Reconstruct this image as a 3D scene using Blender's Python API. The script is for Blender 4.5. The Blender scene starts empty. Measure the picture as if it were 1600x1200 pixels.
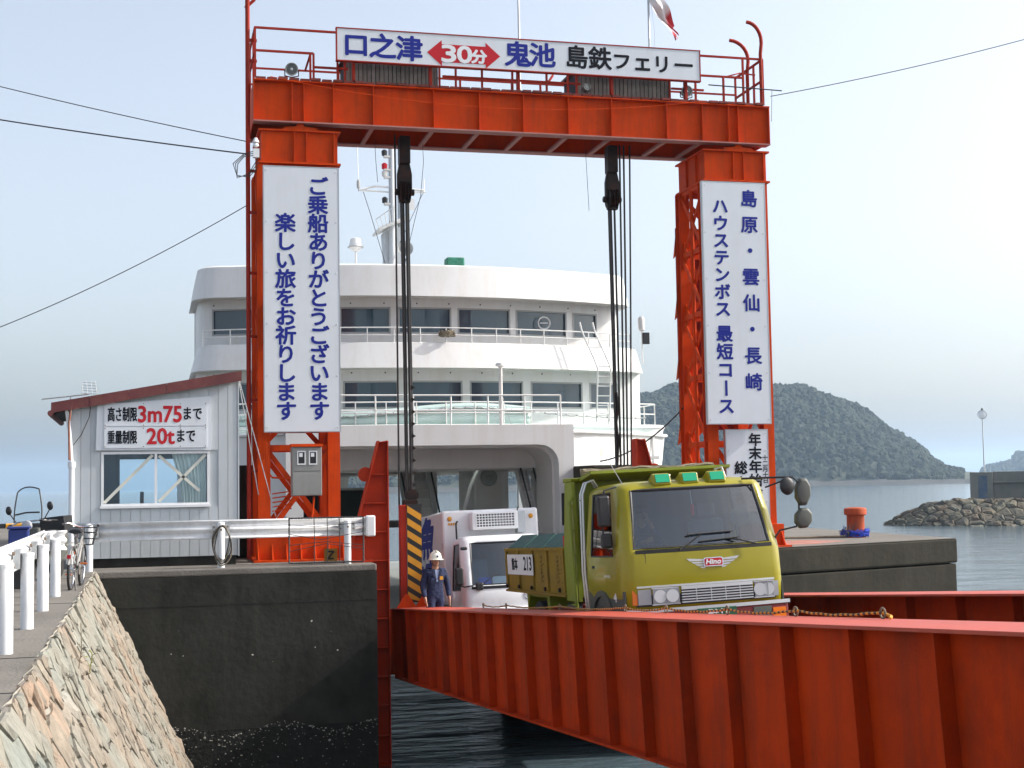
import bpy, bmesh, math, random
import numpy as np
from mathutils import Vector, Matrix
random.seed(7)
R = math.radians
SC = bpy.context.scene
COL = SC.collection

# ------------------------------------------------------------------ camera
EYE = 1.55
YAW, PITCH, ROLL = R(14.5), math.atan(155 / 2200), 0.0168
def cam_basis():
    cy, sy, cp, sp = math.cos(YAW), math.sin(YAW), math.cos(PITCH), math.sin(PITCH)
    f = Vector((sy * cp, cy * cp, sp)); r = Vector((cy, -sy, 0)); u = r.cross(f)
    c, s = math.cos(ROLL), math.sin(ROLL)
    return c * r - s * u, s * r + c * u, f
cr, cu_, cf = cam_basis()
cam = bpy.data.cameras.new('camera')
cam.sensor_width = 36; cam.lens = 36 * 2200 / 1600
cam.clip_start = .1; cam.clip_end = 30000
camo = bpy.data.objects.new('camera', cam); COL.objects.link(camo)
camo.matrix_world = Matrix(((cr.x, cu_.x, -cf.x, 0), (cr.y, cu_.y, -cf.y, 0), (cr.z, cu_.z, -cf.z, EYE), (0, 0, 0, 1)))
SC.camera = camo

# ------------------------------------------------------------------ sky, sun, exposure
SUN_EL, SUN_AZ = R(36), R(97.0)            # azimuth clockwise from +Y
SUN_STRENGTH, SKY_STRENGTH, EXPOSURE = 3.0, 0.15, 0.86
world = bpy.data.worlds.new('World'); SC.world = world; world.use_nodes = True
wn = world.node_tree
bg = wn.nodes['Background']; bg.inputs['Strength'].default_value = SKY_STRENGTH
sky = wn.nodes.new('ShaderNodeTexSky'); sky.sky_type = 'NISHITA'; sky.sun_disc = False
sky.sun_elevation = SUN_EL; sky.sun_rotation = SUN_AZ
sky.altitude = 0; sky.air_density = 1.0; sky.dust_density = 4.0; sky.ozone_density = 1.7
hsv = wn.nodes.new('ShaderNodeHueSaturation'); hsv.inputs['Saturation'].default_value = .54; hsv.inputs['Value'].default_value = 1.0   # milky haze
wn.links.new(sky.outputs[0], hsv.inputs['Color']); wn.links.new(hsv.outputs[0], bg.inputs['Color'])
sl = bpy.data.lights.new('sun', 'SUN'); sl.energy = SUN_STRENGTH; sl.angle = R(1.2); sl.color = (1, .95, .87)
so = bpy.data.objects.new('sun', sl); COL.objects.link(so)
sd = Vector((math.sin(SUN_AZ) * math.cos(SUN_EL), math.cos(SUN_AZ) * math.cos(SUN_EL), math.sin(SUN_EL)))
so.rotation_euler = sd.to_track_quat('Z', 'Y').to_euler(); so.location = (30, 0, 40)
SC.view_settings.view_transform = 'Standard'; SC.view_settings.look = 'None'
SC.view_settings.gamma = 1; SC.view_settings.exposure = EXPOSURE; SC.view_settings.use_curve_mapping = False
SC.render.engine = 'CYCLES'
SC.cycles.use_denoising = True; SC.cycles.use_adaptive_sampling = True; SC.cycles.adaptive_threshold = .02
SC.cycles.max_bounces = 7; SC.cycles.transparent_max_bounces = 24; SC.cycles.volume_bounces = 2
SC.cycles.caustics_reflective = False; SC.cycles.caustics_refractive = False

# ------------------------------------------------------------------ materials
def _nt(name):
    m = bpy.data.materials.new(name); m.use_nodes = True
    t = m.node_tree; b = t.nodes['Principled BSDF']
    return m, t, b, t.nodes.new, t.links.new
def rgb(c): return (c[0], c[1], c[2], 1)
def mul(c, k): return tuple(min(1, x * k) for x in c)
def mat(name, col, rough=.5, metal=0, var=.15, scale=1.5, bump=0, bscale=30, spec=.5, dirt=None, streak=None, objrand=0, coat=0, rvar=.1, coord='pos'):
    """painted / mineral surface: two scales of mottling, optional dirt patches (col, amount, scale),
    optional vertical run-off streaks (col, amount, scale), fine bump, per-object tint"""
    m, t, b, N, L = _nt(name)
    if coord == 'pos':
        g = N('ShaderNodeNewGeometry'); P = g.outputs['Position']
    else:
        g = N('ShaderNodeTexCoord'); P = g.outputs['Object']
    n1 = N('ShaderNodeTexNoise'); n1.inputs['Scale'].default_value = scale; n1.inputs['Detail'].default_value = 8; n1.inputs['Roughness'].default_value = .65
    L(P, n1.inputs['Vector'])
    cr_ = N('ShaderNodeValToRGB'); cr_.color_ramp.elements[0].position = .28; cr_.color_ramp.elements[1].position = .72
    cr_.color_ramp.elements[0].color = rgb(mul(col, 1 - var)); cr_.color_ramp.elements[1].color = rgb(mul(col, 1 + var))
    L(n1.outputs['Fac'], cr_.inputs['Fac']); out = cr_.outputs['Color']
    def overlay(out, c, amt, sc, vert):
        mp = N('ShaderNodeMapping'); mp.inputs['Scale'].default_value = (1, 1, .09) if vert else (1, 1, 1)
        L(P, mp.inputs['Vector'])
        n = N('ShaderNodeTexNoise'); n.inputs['Scale'].default_value = sc; n.inputs['Detail'].default_value = 7; n.inputs['Roughness'].default_value = .7
        L(mp.outputs['Vector'], n.inputs['Vector'])
        r = N('ShaderNodeValToRGB'); r.color_ramp.elements[0].position = .47; r.color_ramp.elements[1].position = .75
        r.color_ramp.elements[0].color = (0, 0, 0, 1); r.color_ramp.elements[1].color = (amt, amt, amt, 1)
        L(n.outputs['Fac'], r.inputs['Fac'])
        x = N('ShaderNodeMix'); x.data_type = 'RGBA'; L(r.outputs['Color'], x.inputs['Factor'])
        L(out, x.inputs['A']); x.inputs['B'].default_value = rgb(c)
        return x.outputs['Result']
    if dirt: out = overlay(out, dirt[0], dirt[1], dirt[2], False)
    if streak: out = overlay(out, streak[0], streak[1], streak[2], True)
    if objrand:
        oi = N('ShaderNodeObjectInfo'); h = N('ShaderNodeHueSaturation')
        mr = N('ShaderNodeMapRange'); mr.inputs['To Min'].default_value = 1 - objrand; mr.inputs['To Max'].default_value = 1 + objrand
        L(oi.outputs['Random'], mr.inputs['Value']); L(mr.outputs['Result'], h.inputs['Value']); L(out, h.inputs['Color']); out = h.outputs['Color']
    L(out, b.inputs['Base Color'])
    b.inputs['Roughness'].default_value = rough; b.inputs['Metallic'].default_value = metal
    b.inputs['Specular IOR Level'].default_value = spec
    if coat: b.inputs['Coat Weight'].default_value = coat; b.inputs['Coat Roughness'].default_value = .08
    if rvar:
        mr = N('ShaderNodeMapRange'); mr.inputs['To Min'].default_value = max(.02, rough - rvar); mr.inputs['To Max'].default_value = min(1, rough + rvar)
        L(n1.outputs['Fac'], mr.inputs['Value']); L(mr.outputs['Result'], b.inputs['Roughness'])
    if bump:
        nb = N('ShaderNodeTexNoise'); nb.inputs['Scale'].default_value = bscale; nb.inputs['Detail'].default_value = 6
        L(P, nb.inputs['Vector'])
        bp = N('ShaderNodeBump'); bp.inputs['Strength'].default_value = bump; bp.inputs['Distance'].default_value = .05
        L(nb.outputs['Fac'], bp.inputs['Height']); L(bp.outputs['Normal'], b.inputs['Normal'])
    return m
def flat(name, col, rough=.5, metal=0, emit=0, spec=.5):
    m, t, b, N, L = _nt(name)
    b.inputs['Base Color'].default_value = rgb(col); b.inputs['Roughness'].default_value = rough; b.inputs['Metallic'].default_value = metal
    b.inputs['Specular IOR Level'].default_value = spec
    if emit:
        b.inputs['Emission Color'].default_value = rgb(col); b.inputs['Emission Strength'].default_value = emit
    return m
def glass(name, tint=(.8, .9, .92), refl=.12, rough=.02):
    m = bpy.data.materials.new(name); m.use_nodes = True; t = m.node_tree
    for n in list(t.nodes): t.nodes.remove(n)
    N, L = t.nodes.new, t.links.new
    o = N('ShaderNodeOutputMaterial'); mx = N('ShaderNodeMixShader'); tr = N('ShaderNodeBsdfTransparent'); gl = N('ShaderNodeBsdfGlossy')
    tr.inputs['Color'].default_value = rgb(tint); gl.inputs['Roughness'].default_value = rough
    fr = N('ShaderNodeLayerWeight'); pw = N('ShaderNodeMath'); pw.operation = 'POWER'; pw.inputs[1].default_value = 5   # same from both sides
    L(fr.outputs['Facing'], pw.inputs[0])
    ad = N('ShaderNodeMath'); ad.operation = 'MULTIPLY_ADD'; ad.use_clamp = True; ad.inputs[1].default_value = .9; ad.inputs[2].default_value = refl + .02
    L(pw.outputs[0], ad.inputs[0]); L(ad.outputs[0], mx.inputs['Fac']); L(tr.outputs[0], mx.inputs[1]); L(gl.outputs[0], mx.inputs[2]); L(mx.outputs[0], o.inputs['Surface'])
    return m

RUST = (.10, .035, .015)
M = {}
M['orange'] = mat('orange_paint', (.62, .058, .004), .6, var=.1, scale=.8, dirt=((.36, .036, .008), .5, 2.5), streak=(RUST, .45, 5), bump=.04, bscale=60, spec=.08)
M['guidered'] = mat('guide_red_paint', (.44, .036, .010), .6, spec=.1, var=.15, scale=1.2, dirt=((.22, .02, .01), .5, 3), streak=(RUST, .45, 6))
M['red'] = mat('dark_red_paint', (.36, .028, .014), .6, spec=.12, var=.18, scale=1.2, dirt=((.18, .02, .015), .5, 3), streak=(RUST, .4, 6), bump=.05, bscale=50)
M['bridge'] = mat('bridge_red_paint', (.45, .038, .003), .65, spec=.06, var=.2, scale=.7, dirt=((.25, .022, .006), .8, 1.8), streak=((.13, .03, .015), .7, 3.5), bump=.08, bscale=40)
M['bridgesheen'] = mat('red_paint_with_sky_sheen', (.44, .075, .045), .5, spec=.25, var=.12, scale=1.5, dirt=((.34, .05, .03), .7, 2.5), bump=.05, bscale=40)  # paler pink copy of the bridge red; sky sheen painted into the colour
M['pinkred'] = mat('pale_pinkish_red_paint', (.40, .20, .18), .7, spec=.2, var=.15, scale=2, dirt=((.25, .09, .07), .6, 4))  # paler, pinker red for the bottom flanges and tie bars
M['white'] = mat('white_panel', (.66, .69, .73), .35, var=.03, scale=.6, dirt=((.5, .52, .53), .3, 1.2), streak=((.42, .42, .40), .18, 3))
M['board_edge'] = mat('aluminium_edge', (.45, .46, .47), .4, metal=.6, var=.1)
M['hull'] = mat('white_ship_paint', (.70, .70, .69), .42, var=.03, scale=.5, dirt=((.62, .61, .585), .4, .9), streak=((.50, .42, .32), .32, 3))
M['hullgrey'] = mat('warm_grey_ship_paint', (.62, .60, .58), .5, var=.05, scale=.6, streak=((.4, .36, .3), .25, 3))
M['teal'] = mat('pale_teal_deck_paint', (.52, .66, .63), .55, var=.06, scale=1, streak=((.45, .5, .45), .3, 4))
M['shipdark'] = mat('grey_car_deck_paint', (.30, .32, .31), .6, var=.12, scale=1, dirt=((.15, .14, .12), .5, 2))
M['shipglass'] = mat('dark_ship_glass', (.050, .082, .110), .06, var=.2, scale=.5, spec=.7, rvar=.02)
M['gasket'] = flat('grey_window_gasket', (.35, .36, .36), .7)
M['guard'] = mat('guardrail_white', (.74, .75, .76), .38, var=.06, scale=2, dirt=((.42, .42, .40), .5, 3), streak=((.30, .26, .22), .35, 6))
M['postwhite'] = mat('post_white', (.74, .75, .76), .4, var=.04, scale=2, dirt=((.6, .6, .58), .35, 5))
M['silver'] = flat('silver_trim', (.60, .61, .63), .3, metal=.35)
M['bollard'] = mat('faded_bollard_paint', (.42, .085, .035), .7, var=.15, scale=4, spec=.15, dirt=((.22, .06, .035), .6, 6), streak=(RUST, .5, 9))
M['galv'] = mat('galvanised_steel', (.50, .52, .53), .42, metal=.7, var=.12, scale=3)
M['bolt'] = flat('rusty_bolt', (.22, .17, .13), .6, metal=.4)
M['concrete'] = mat('quay_concrete', (.165, .152, .135), .9, spec=.2, var=.16, scale=.9, dirt=((.095, .088, .078), .7, .5), bump=.35, bscale=22)
M['wetwall'] = mat('dark_tidal_concrete', (.030, .030, .026), .85, spec=.15, var=.35, scale=1.1, dirt=((.012, .014, .010), .85, .7), streak=((.055, .054, .046), .4, 2.2), bump=.22, bscale=7)
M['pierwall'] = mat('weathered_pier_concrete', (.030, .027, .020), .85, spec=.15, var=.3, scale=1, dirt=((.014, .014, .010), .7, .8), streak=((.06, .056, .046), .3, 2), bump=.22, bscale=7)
M['parapet'] = mat('old_parapet_concrete', (.20, .195, .17), .9, var=.2, scale=.35, dirt=((.10, .11, .10), .8, .25), streak=((.10, .10, .09), .5, .6), bump=.4, bscale=3)
M['rope'] = flat('dark_wire_rope', (.022, .020, .019), .55)
M['greasy'] = mat('greasy_black_steel', (.020, .014, .012), .55, spec=.2, var=.4, scale=4, dirt=((.09, .03, .02), .6, 5))
M['hemp'] = mat('hemp_rope', (.24, .20, .14), .95, var=.25, scale=30, bump=.6, bscale=120)
M['black'] = flat('black_plastic', (.015, .015, .016), .45)
M['rubber'] = mat('tyre_rubber', (.022, .021, .02), .85, var=.3, scale=8)
M['chrome'] = flat('chrome', (.75, .76, .78), .12, metal=1)
M['steelpipe'] = mat('silver_pipe', (.55, .55, .54), .35, metal=.8, var=.1)
M['blue_text'] = flat('blue_lettering', (.022, .032, .25), .6, spec=.1)
M['red_text'] = flat('red_lettering', (.50, .025, .035), .6, spec=.1)
M['black_text'] = flat('black_lettering', (.012, .013, .018), .6, spec=.1)
M['white_text'] = flat('white_lettering', (.75, .76, .78), .5)
M['siding'] = mat('pale_blue_grey_siding', (.49, .525, .55), .55, spec=.3, var=.05, scale=.8, dirt=((.38, .405, .41), .35, 1.4), streak=((.33, .33, .30), .3, 5), objrand=.035)
M['maroon'] = mat('maroon_roof_paint', (.13, .028, .028), .6, var=.2, scale=2, dirt=((.25, .10, .07), .4, 5))
M['clear'] = glass('clear_window_glass', (.86, .93, .95), .05)
M['tape'] = mat('masking_tape', (.62, .62, .55), .7, var=.06)
M['curtain'] = mat('old_curtain_cloth', (.80, .78, .72), .9, var=.1)
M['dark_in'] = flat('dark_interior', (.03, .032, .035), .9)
M['greybox'] = mat('grey_cabinet_paint', (.26, .26, .245), .5, var=.06, scale=2, streak=((.15, .12, .1), .3, 7))
M['yellow'] = mat('hazard_yellow', (.66, .30, .012), .5, var=.1, scale=3, dirt=((.35, .18, .03), .4, 4))
M['slat'] = mat('weathered_grey_slat', (.13, .12, .11), .85, var=.3, scale=6, objrand=.2)
M['plank'] = mat('dark_red_deck_plank', (.20, .04, .03), .85, var=.3, scale=4, objrand=.2)
M['lamp_glass'] = flat('floodlight_glass', (.10, .10, .09), .12, metal=.8)
# ------------------------------------------------------------------ mesh helpers
WORLD = set()
class MB:
    def __init__(s): s.v = []; s.f = []
    def add(s, vs, fs):
        o = len(s.v); s.v += [tuple(v) for v in vs]; s.f += [tuple(i + o for i in f) for f in fs]; return s
    def box(s, x0, x1, y0, y1, z0, z1):
        return s.add([(x0, y0, z0), (x1, y0, z0), (x1, y1, z0), (x0, y1, z0), (x0, y0, z1), (x1, y0, z1), (x1, y1, z1), (x0, y1, z1)],
                     [(0, 3, 2, 1), (4, 5, 6, 7), (0, 1, 5, 4), (1, 2, 6, 5), (2, 3, 7, 6), (3, 0, 4, 7)])
    def bar(s, p0, p1, w, h, up=(0, 0, 1)):
        p0, p1 = Vector(p0), Vector(p1); d = (p1 - p0).normalized(); u = Vector(up)
        if abs(d.dot(u)) > .98: u = Vector((0, 1, 0))
        a = d.cross(u).normalized() * (w / 2); b = a.cross(d).normalized() * (h / 2)
        vs = [p + sx * a + sy * b for p in (p0, p1) for sx, sy in ((-1, -1), (1, -1), (1, 1), (-1, 1))]
        return s.add(vs, [(0, 1, 2, 3), (7, 6, 5, 4), (0, 4, 5, 1), (1, 5, 6, 2), (2, 6, 7, 3), (3, 7, 4, 0)])
    def tube(s, pts, r, n=8, closed=False):
        pts = [Vector(p) for p in pts]; m = len(pts)
        rs = r if isinstance(r, (list, tuple)) else [r] * m
        prev = None; rings = []
        for i, p in enumerate(pts):
            if closed: d = pts[(i + 1) % m] - pts[i - 1]
            else: d = pts[min(i + 1, m - 1)] - pts[max(i - 1, 0)]
            if d.length < 1e-9: d = Vector((0, 0, 1))
            d.normalize()
            if prev is None:
                a = d.orthogonal().normalized()
            else:
                a = prev - d * prev.dot(d)
                a = a.normalized() if a.length > 1e-6 else d.orthogonal().normalized()
            prev = a; b = d.cross(a)
            rings.append([p + rs[i] * (math.cos(2 * math.pi * k / n) * a + math.sin(2 * math.pi * k / n) * b) for k in range(n)])
        vs = [v for q in rings for v in q]; fs = []
        for i in range(m if closed else m - 1):
            j = (i + 1) % m
            for k in range(n):
                l = (k + 1) % n; fs.append((i * n + k, i * n + l, j * n + l, j * n + k))
        if not closed: fs += [tuple(range(n - 1, -1, -1)), tuple(range((m - 1) * n, m * n))]
        return s.add(vs, fs)
    def prism(s, poly, axis, a0, a1):
        n = len(poly)
        def P(p, a): return {'x': (a, p[0], p[1]), 'y': (p[0], a, p[1]), 'z': (p[0], p[1], a)}[axis]
        vs = [P(p, a0) for p in poly] + [P(p, a1) for p in poly]
        return s.add(vs, [tuple(range(n - 1, -1, -1)), tuple(range(n, 2 * n))] + [(i, (i + 1) % n, n + (i + 1) % n, n + i) for i in range(n)])
    def lathe(s, prof, c=(0, 0, 0), n=20, axis='z'):
        vs = []; fs = []
        for r, z in prof:
            for k in range(n):
                a = 2 * math.pi * k / n; p = (r * math.cos(a), r * math.sin(a), z)
                if axis == 'y': p = (p[0], p[2], p[1])
                if axis == 'x': p = (p[2], p[0], p[1])
                vs.append((p[0] + c[0], p[1] + c[1], p[2] + c[2]))
        for i in range(len(prof) - 1):
            for k in range(n):
                l = (k + 1) % n; fs.append((i * n + k, i * n + l, (i + 1) * n + l, (i + 1) * n + k))
        fs += [tuple(range(n - 1, -1, -1)), tuple(range((len(prof) - 1) * n, len(prof) * n))]
        return s.add(vs, fs)
    def ball(s, c, r, n=10, sc=(1, 1, 1)):
        m = n // 2; prof = [(max(1e-3, r * math.sin(math.pi * i / m)), -r * math.cos(math.pi * i / m)) for i in range(m + 1)]
        o = len(s.v); s.lathe(prof, (0, 0, 0), n)
        s.v[o:] = [(c[0] + v[0] * sc[0], c[1] + v[1] * sc[1], c[2] + v[2] * sc[2]) for v in s.v[o:]]
        return s
    def strip(s, rows):
        """rows of equal-length point lists -> quad sheet"""
        n = len(rows[0]); vs = [p for r in rows for p in r]
        return s.add(vs, [(i * n + k, i * n + k + 1, (i + 1) * n + k + 1, (i + 1) * n + k) for i in range(len(rows) - 1) for k in range(n - 1)])
    def build(s, name, m, parent=None, smooth=False, bevel=0, recalc=True, sol=0):
        me = bpy.data.meshes.new(name); me.from_pydata(s.v, [], s.f)
        if recalc:
            bm = bmesh.new(); bm.from_mesh(me); bmesh.ops.recalc_face_normals(bm, faces=bm.faces); bm.to_mesh(me); bm.free()
        me.materials.append(m if not isinstance(m, str) else M[m])
        return link(name, me, parent, smooth, bevel, sol)
def link(name, me, parent=None, smooth=False, bevel=0, sol=0):
    o = bpy.data.objects.new(name, me); COL.objects.link(o)
    if smooth:
        me.polygons.foreach_set('use_smooth', [True] * len(me.polygons))
        try: me.set_sharp_from_angle(angle=R(42))
        except Exception: pass
    if sol:
        q = o.modifiers.new('solid', 'SOLIDIFY'); q.thickness = sol; q.offset = 0
    if bevel:
        q = o.modifiers.new('bevel', 'BEVEL'); q.width = bevel; q.segments = 2; q.limit_method = 'ANGLE'; q.angle_limit = R(40)
    if parent is not None:
        o.parent = parent
        if parent in WORLD: o.matrix_parent_inverse = Matrix.Translation(-parent.location)
    return o
def tag(o, label, cat, group=None):
    o['label'] = label; o['category'] = cat
    if group: o['group'] = group
    return o
def struct(o): o['kind'] = 'structure'; return o
def stuff(o, label=None, cat=None):
    o['kind'] = 'stuff'
    if label: o['label'] = label; o['category'] = cat
    return o
def thing(name, label, cat, loc=(0, 0, 0), group=None, rot=None):
    """Empty at the thing's base; without rot its parts are given in world coordinates"""
    o = bpy.data.objects.new(name, None); COL.objects.link(o); o.location = loc; o.empty_display_size = .2
    if rot is None: WORLD.add(o)
    else: o.rotation_euler = rot
    return tag(o, label, cat, group)
def part(name, m, parent, fn, **k):
    b = MB(); fn(b); return b.build(name, m, parent, **k)
def bx(name, m, parent, *a, **k): return MB().box(*a).build(name, m, parent, **k)
def br(name, m, parent, p0, p1, w, h, **k): return MB().bar(p0, p1, w, h).build(name, m, parent, **k)
def tb(name, m, parent, pts, r, n=8, **k): return MB().tube(pts, r, n).build(name, m, parent, smooth=True, **k)
def copy_tree(o, parent=None):
    c = o.copy(); COL.objects.link(c)
    if parent is not None: c.parent = parent
    for ch in list(o.children): copy_tree(ch, c)
    return c
def sag(p0, p1, drop, n=16):
    p0, p1 = Vector(p0), Vector(p1)
    return [p0.lerp(p1, i / n) - Vector((0, 0, drop * 4 * (i / n) * (1 - i / n))) for i in range(n + 1)]

# ------------------------------------------------------------------ lettering (flat print, bolded by overlaid strokes)
_fc = {}
def glyph(s):
    if s not in _fc:
        cu = bpy.data.curves.new('f', 'FONT'); cu.body = s; cu.resolution_u = 3
        o = bpy.data.objects.new('f', cu); COL.objects.link(o)
        me = bpy.data.meshes.new_from_object(o.evaluated_get(bpy.context.evaluated_depsgraph_get()))
        v = np.array([x.co[:] for x in me.vertices]) if len(me.vertices) else np.zeros((0, 3))
        f = [tuple(p.vertices) for p in me.polygons]
        bpy.data.objects.remove(o); bpy.data.curves.remove(cu); bpy.data.meshes.remove(me)
        _fc[s] = (v, f)
    return _fc[s]
def ref():
    v, _ = glyph('国'); return v[:, :2].min(0), v[:, :2].max(0)
def lettering(items, y, m, parent, bold=.02, name='lettering', frame=None):
    """items: (string, x0, x1, z0, z1, mode): 'fit' stretches the ink box to the rectangle, 'em' sets one CJK character into
    its square, 'rot' the same turned a quarter.  Printed on the plane y facing -y (or through frame(u, h, depth))."""
    r0, r1 = ref(); last = None
    for s, x0, x1, z0, z1, mode in items:
        v, f = glyph(s)
        if not len(v): continue
        p = v[:, :2].copy(); b = MB()
        if mode == 'fit': lo, hi = p.min(0), p.max(0)
        else: lo, hi = r0, r1
        p = (p - lo) / np.maximum(hi - lo, 1e-6)
        if mode == 'rot': p = np.stack([1 - p[:, 1], 1 - p[:, 0]], 1)[:, [0, 1]]; p[:, 0] = 1 - p[:, 0]
        q = np.stack([x0 + p[:, 0] * (x1 - x0), z0 + p[:, 1] * (z1 - z0)], 1)
        sh = [(0, 0)] + ([(math.cos(a) * bold, math.sin(a) * bold) for a in np.arange(0, 6.28, math.pi / 4)] if bold else [])
        for i, (dx, dz) in enumerate(sh):
            d = .0004 * i
            if frame: vs = [frame(a + dx, h + dz, d) for a, h in q]
            else: vs = [(a + dx, y - d, h + dz) for a, h in q]
            b.add(vs, f)
        last = b.build(name, m, parent, recalc=False)
    return last

# ------------------------------------------------------------------ irregular polygon (Voronoi) pieces
def voronoi(seeds, x0, x1, y0, y1, near=18):
    out = []; S = np.array(seeds)
    for i, s in enumerate(S):
        poly = [(x0, y0), (x1, y0), (x1, y1), (x0, y1)]
        d = ((S - s) ** 2).sum(1); idx = np.argsort(d)[1:near + 1]
        for j in idx:
            mx, my = (s + S[j]) / 2; nx, ny = S[j] - s; new = []
            for a in range(len(poly)):
                p, q = poly[a], poly[(a + 1) % len(poly)]
                dp = (p[0] - mx) * nx + (p[1] - my) * ny; dq = (q[0] - mx) * nx + (q[1] - my) * ny
                if dp <= 0: new.append(p)
                if dp * dq < 0:
                    t = dp / (dp - dq); new.append((p[0] + t * (q[0] - p[0]), p[1] + t * (q[1] - p[1])))
            poly = new
            if len(poly) < 3: break
        out.append(poly)
    return out
# ================================================================== SETTING
SEA = -4.2
# ---- sea
m, t, b, N, L = _nt('sea_water')
b.inputs['Base Color'].default_value = (.075, .11, .13, 1); b.inputs['Roughness'].default_value = .08; b.inputs['IOR'].default_value = 1.4
g = N('ShaderNodeNewGeometry'); prev = None
mp0 = N('ShaderNodeMapping'); mp0.inputs['Rotation'].default_value = (0, 0, .35); mp0.inputs['Scale'].default_value = (.55, 1.5, 1); L(g.outputs['Position'], mp0.inputs['Vector'])
for sc_, st_, ds_ in ((.30, .5, .45), (1.4, .6, .14), (6.0, .4, .04)):
    n = N('ShaderNodeTexNoise'); n.inputs['Scale'].default_value = sc_; n.inputs['Detail'].default_value = 5; L(mp0.outputs['Vector'], n.inputs['Vector'])
    bp = N('ShaderNodeBump'); bp.inputs['Strength'].default_value = st_; bp.inputs['Distance'].default_value = ds_
    L(n.outputs['Fac'], bp.inputs['Height'])
    if prev: L(prev.outputs['Normal'], bp.inputs['Normal'])
    prev = bp
L(prev.outputs['Normal'], b.inputs['Normal']); M['sea'] = m
struct(MB().add([(-9000, -9000, SEA), (9000, -9000, SEA), (9000, 9000, SEA), (-9000, 9000, SEA)], [(0, 1, 2, 3)]).build('sea', 'sea'))

# ---- quay the gantry stands on, and the landing the camera stands on
QP = [(-60, -40), (60, -40), (60, 4.4), (-.97, 4.4), (-.97, 28), (4.4, 28), (4.4, 34), (.6, 34), (.6, 64), (-60, 64)]
qtop = struct(MB().prism(QP, 'z', -.14, 0).build('quay', 'concrete', bevel=.03))
qw = MB().prism([(x, y) for x, y in QP], 'z', -3.08, -.142).build('quay_wall', 'wetwall')
M['weed'] = mat('black_tidal_weed', (.010, .011, .009), .7, var=.5, scale=5, spec=.3, bump=.6, bscale=12)
MB().prism([(x, y) for x, y in QP], 'z', -6.5, -3.082).build('weed_zone', 'weed', qw)
for zj in (-.70,): MB().box(-.96, 4.402, 27.994, 27.9995, zj - .005, zj + .005).build('pour_line', 'weed', qw)
qw['label'] = 'dark stained concrete quay wall below the white hut'; qw['category'] = 'wall'
# pavement joints on the apron (recessed-looking dark sealant laid in the surface)
for yy in (9.2, 11.6, 14.0, 20.5, 26.3):
    struct(MB().box(-9, -1.0, yy, yy + .025, .0, .004).build('pavement_joint', 'wetwall', qtop)); 
for o in qtop.children: del o['kind']
# barnacles and oyster shells on the wall at the tide line
bb = MB(); rs = random.Random(3)
for _ in range(320):
    x = rs.uniform(.2, 4.38); z = -3.08 + .10 * math.sin(x * 3.1) - (abs(rs.gauss(0, .08)) if rs.random() < .45 else abs(rs.gauss(.1, .45)))
    if rs.random() < .03: z = rs.gauss(-1.6, .3)
    if z < -4.1: continue
    r = rs.uniform(.006, .020) * (1.7 if rs.random() < .15 else 1); q = rs.uniform(.35, 1)
    c = Vector((x, 27.995, z)); a1 = rs.uniform(0, 6.28); pts = [c + Vector((r * rs.uniform(.6, 1.3) * math.cos(a + a1), 0, r * q * rs.uniform(.6, 1.3) * math.sin(a + a1))) for a in (0, 1.26, 2.5, 3.77, 5.0)]
    bb.add(pts + [c + Vector((0, -r * .5, 0))], [(i, (i + 1) % 5, 5) for i in range(5)])
M['shell'] = mat('barnacle_shell', (.30, .29, .26), .8, var=.6, scale=9)
stuff(bb.build('barnacles', 'shell'), 'pale barnacles on the tide line of the quay wall', 'barnacles')
# right-hand pier
PP = [(10.5, 28.3), (19.45, 31.3), (20.05, 43), (10.5, 43)]
def inset(P, d):
    c = (sum(p[0] for p in P) / len(P), sum(p[1] for p in P) / len(P)); out = []
    for p in P:
        v = Vector((p[0] - c[0], p[1] - c[1])); out.append((p[0] - math.copysign(d, v.x), p[1] - math.copysign(d, v.y)))
    return out
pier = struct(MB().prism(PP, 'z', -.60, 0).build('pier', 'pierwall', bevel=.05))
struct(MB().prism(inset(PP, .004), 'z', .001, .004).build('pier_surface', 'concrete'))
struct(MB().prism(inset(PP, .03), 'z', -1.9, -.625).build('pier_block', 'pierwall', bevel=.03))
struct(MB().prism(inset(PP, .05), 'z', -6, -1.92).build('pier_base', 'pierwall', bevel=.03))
M['redstain'] = mat('old_red_paint_stain', (.30, .11, .075), .9, var=.35, scale=3, dirt=((.27, .25, .22), .9, 2))
struct(MB().prism([(13.2, 30.1), (15.3, 30.6), (16.6, 31.6), (15.9, 32.6), (13.3, 31.9)], 'z', .0045, .0075).build('paint_stain', 'redstain'))

# ---- stone revetment
rv0, rv1 = -.97, 1.02            # x at top and at z=-4.25
def rev(s, t_, h=0):             # s along y, t_ 0..1 down the slope, h out of the face
    nx, nz = .905, .425
    return (rv0 + (rv1 - rv0) * t_ + nx * h, s, -4.25 * t_ + nz * h - .0)
RV = thing('stone_revetment', 'sloping sunlit rubble stone wall below the white guard posts', 'stone wall', (-.5, 16, -4.2))
rr = random.Random(11)
mort = MB(); ny, nt = 150, 36; rows = []
for i in range(ny + 1):
    s = 4.4 + 23.55 * i / ny
    rows.append([rev(s, -0.005 + 1.08 * k / nt, -.02 + .035 * math.sin(s * 7.1 + k * 1.3) * math.sin(k * .9 + s * 3.3)) for k in range(nt + 1)])
mort.strip(rows)
M['mortar'] = mat('rough_grey_mortar', (.30, .28, .235), .95, var=.25, scale=3, dirt=((.13, .13, .11), .6, 3), bump=.9, bscale=14)
mort.build('mortar_bed', 'mortar', RV)
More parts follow.
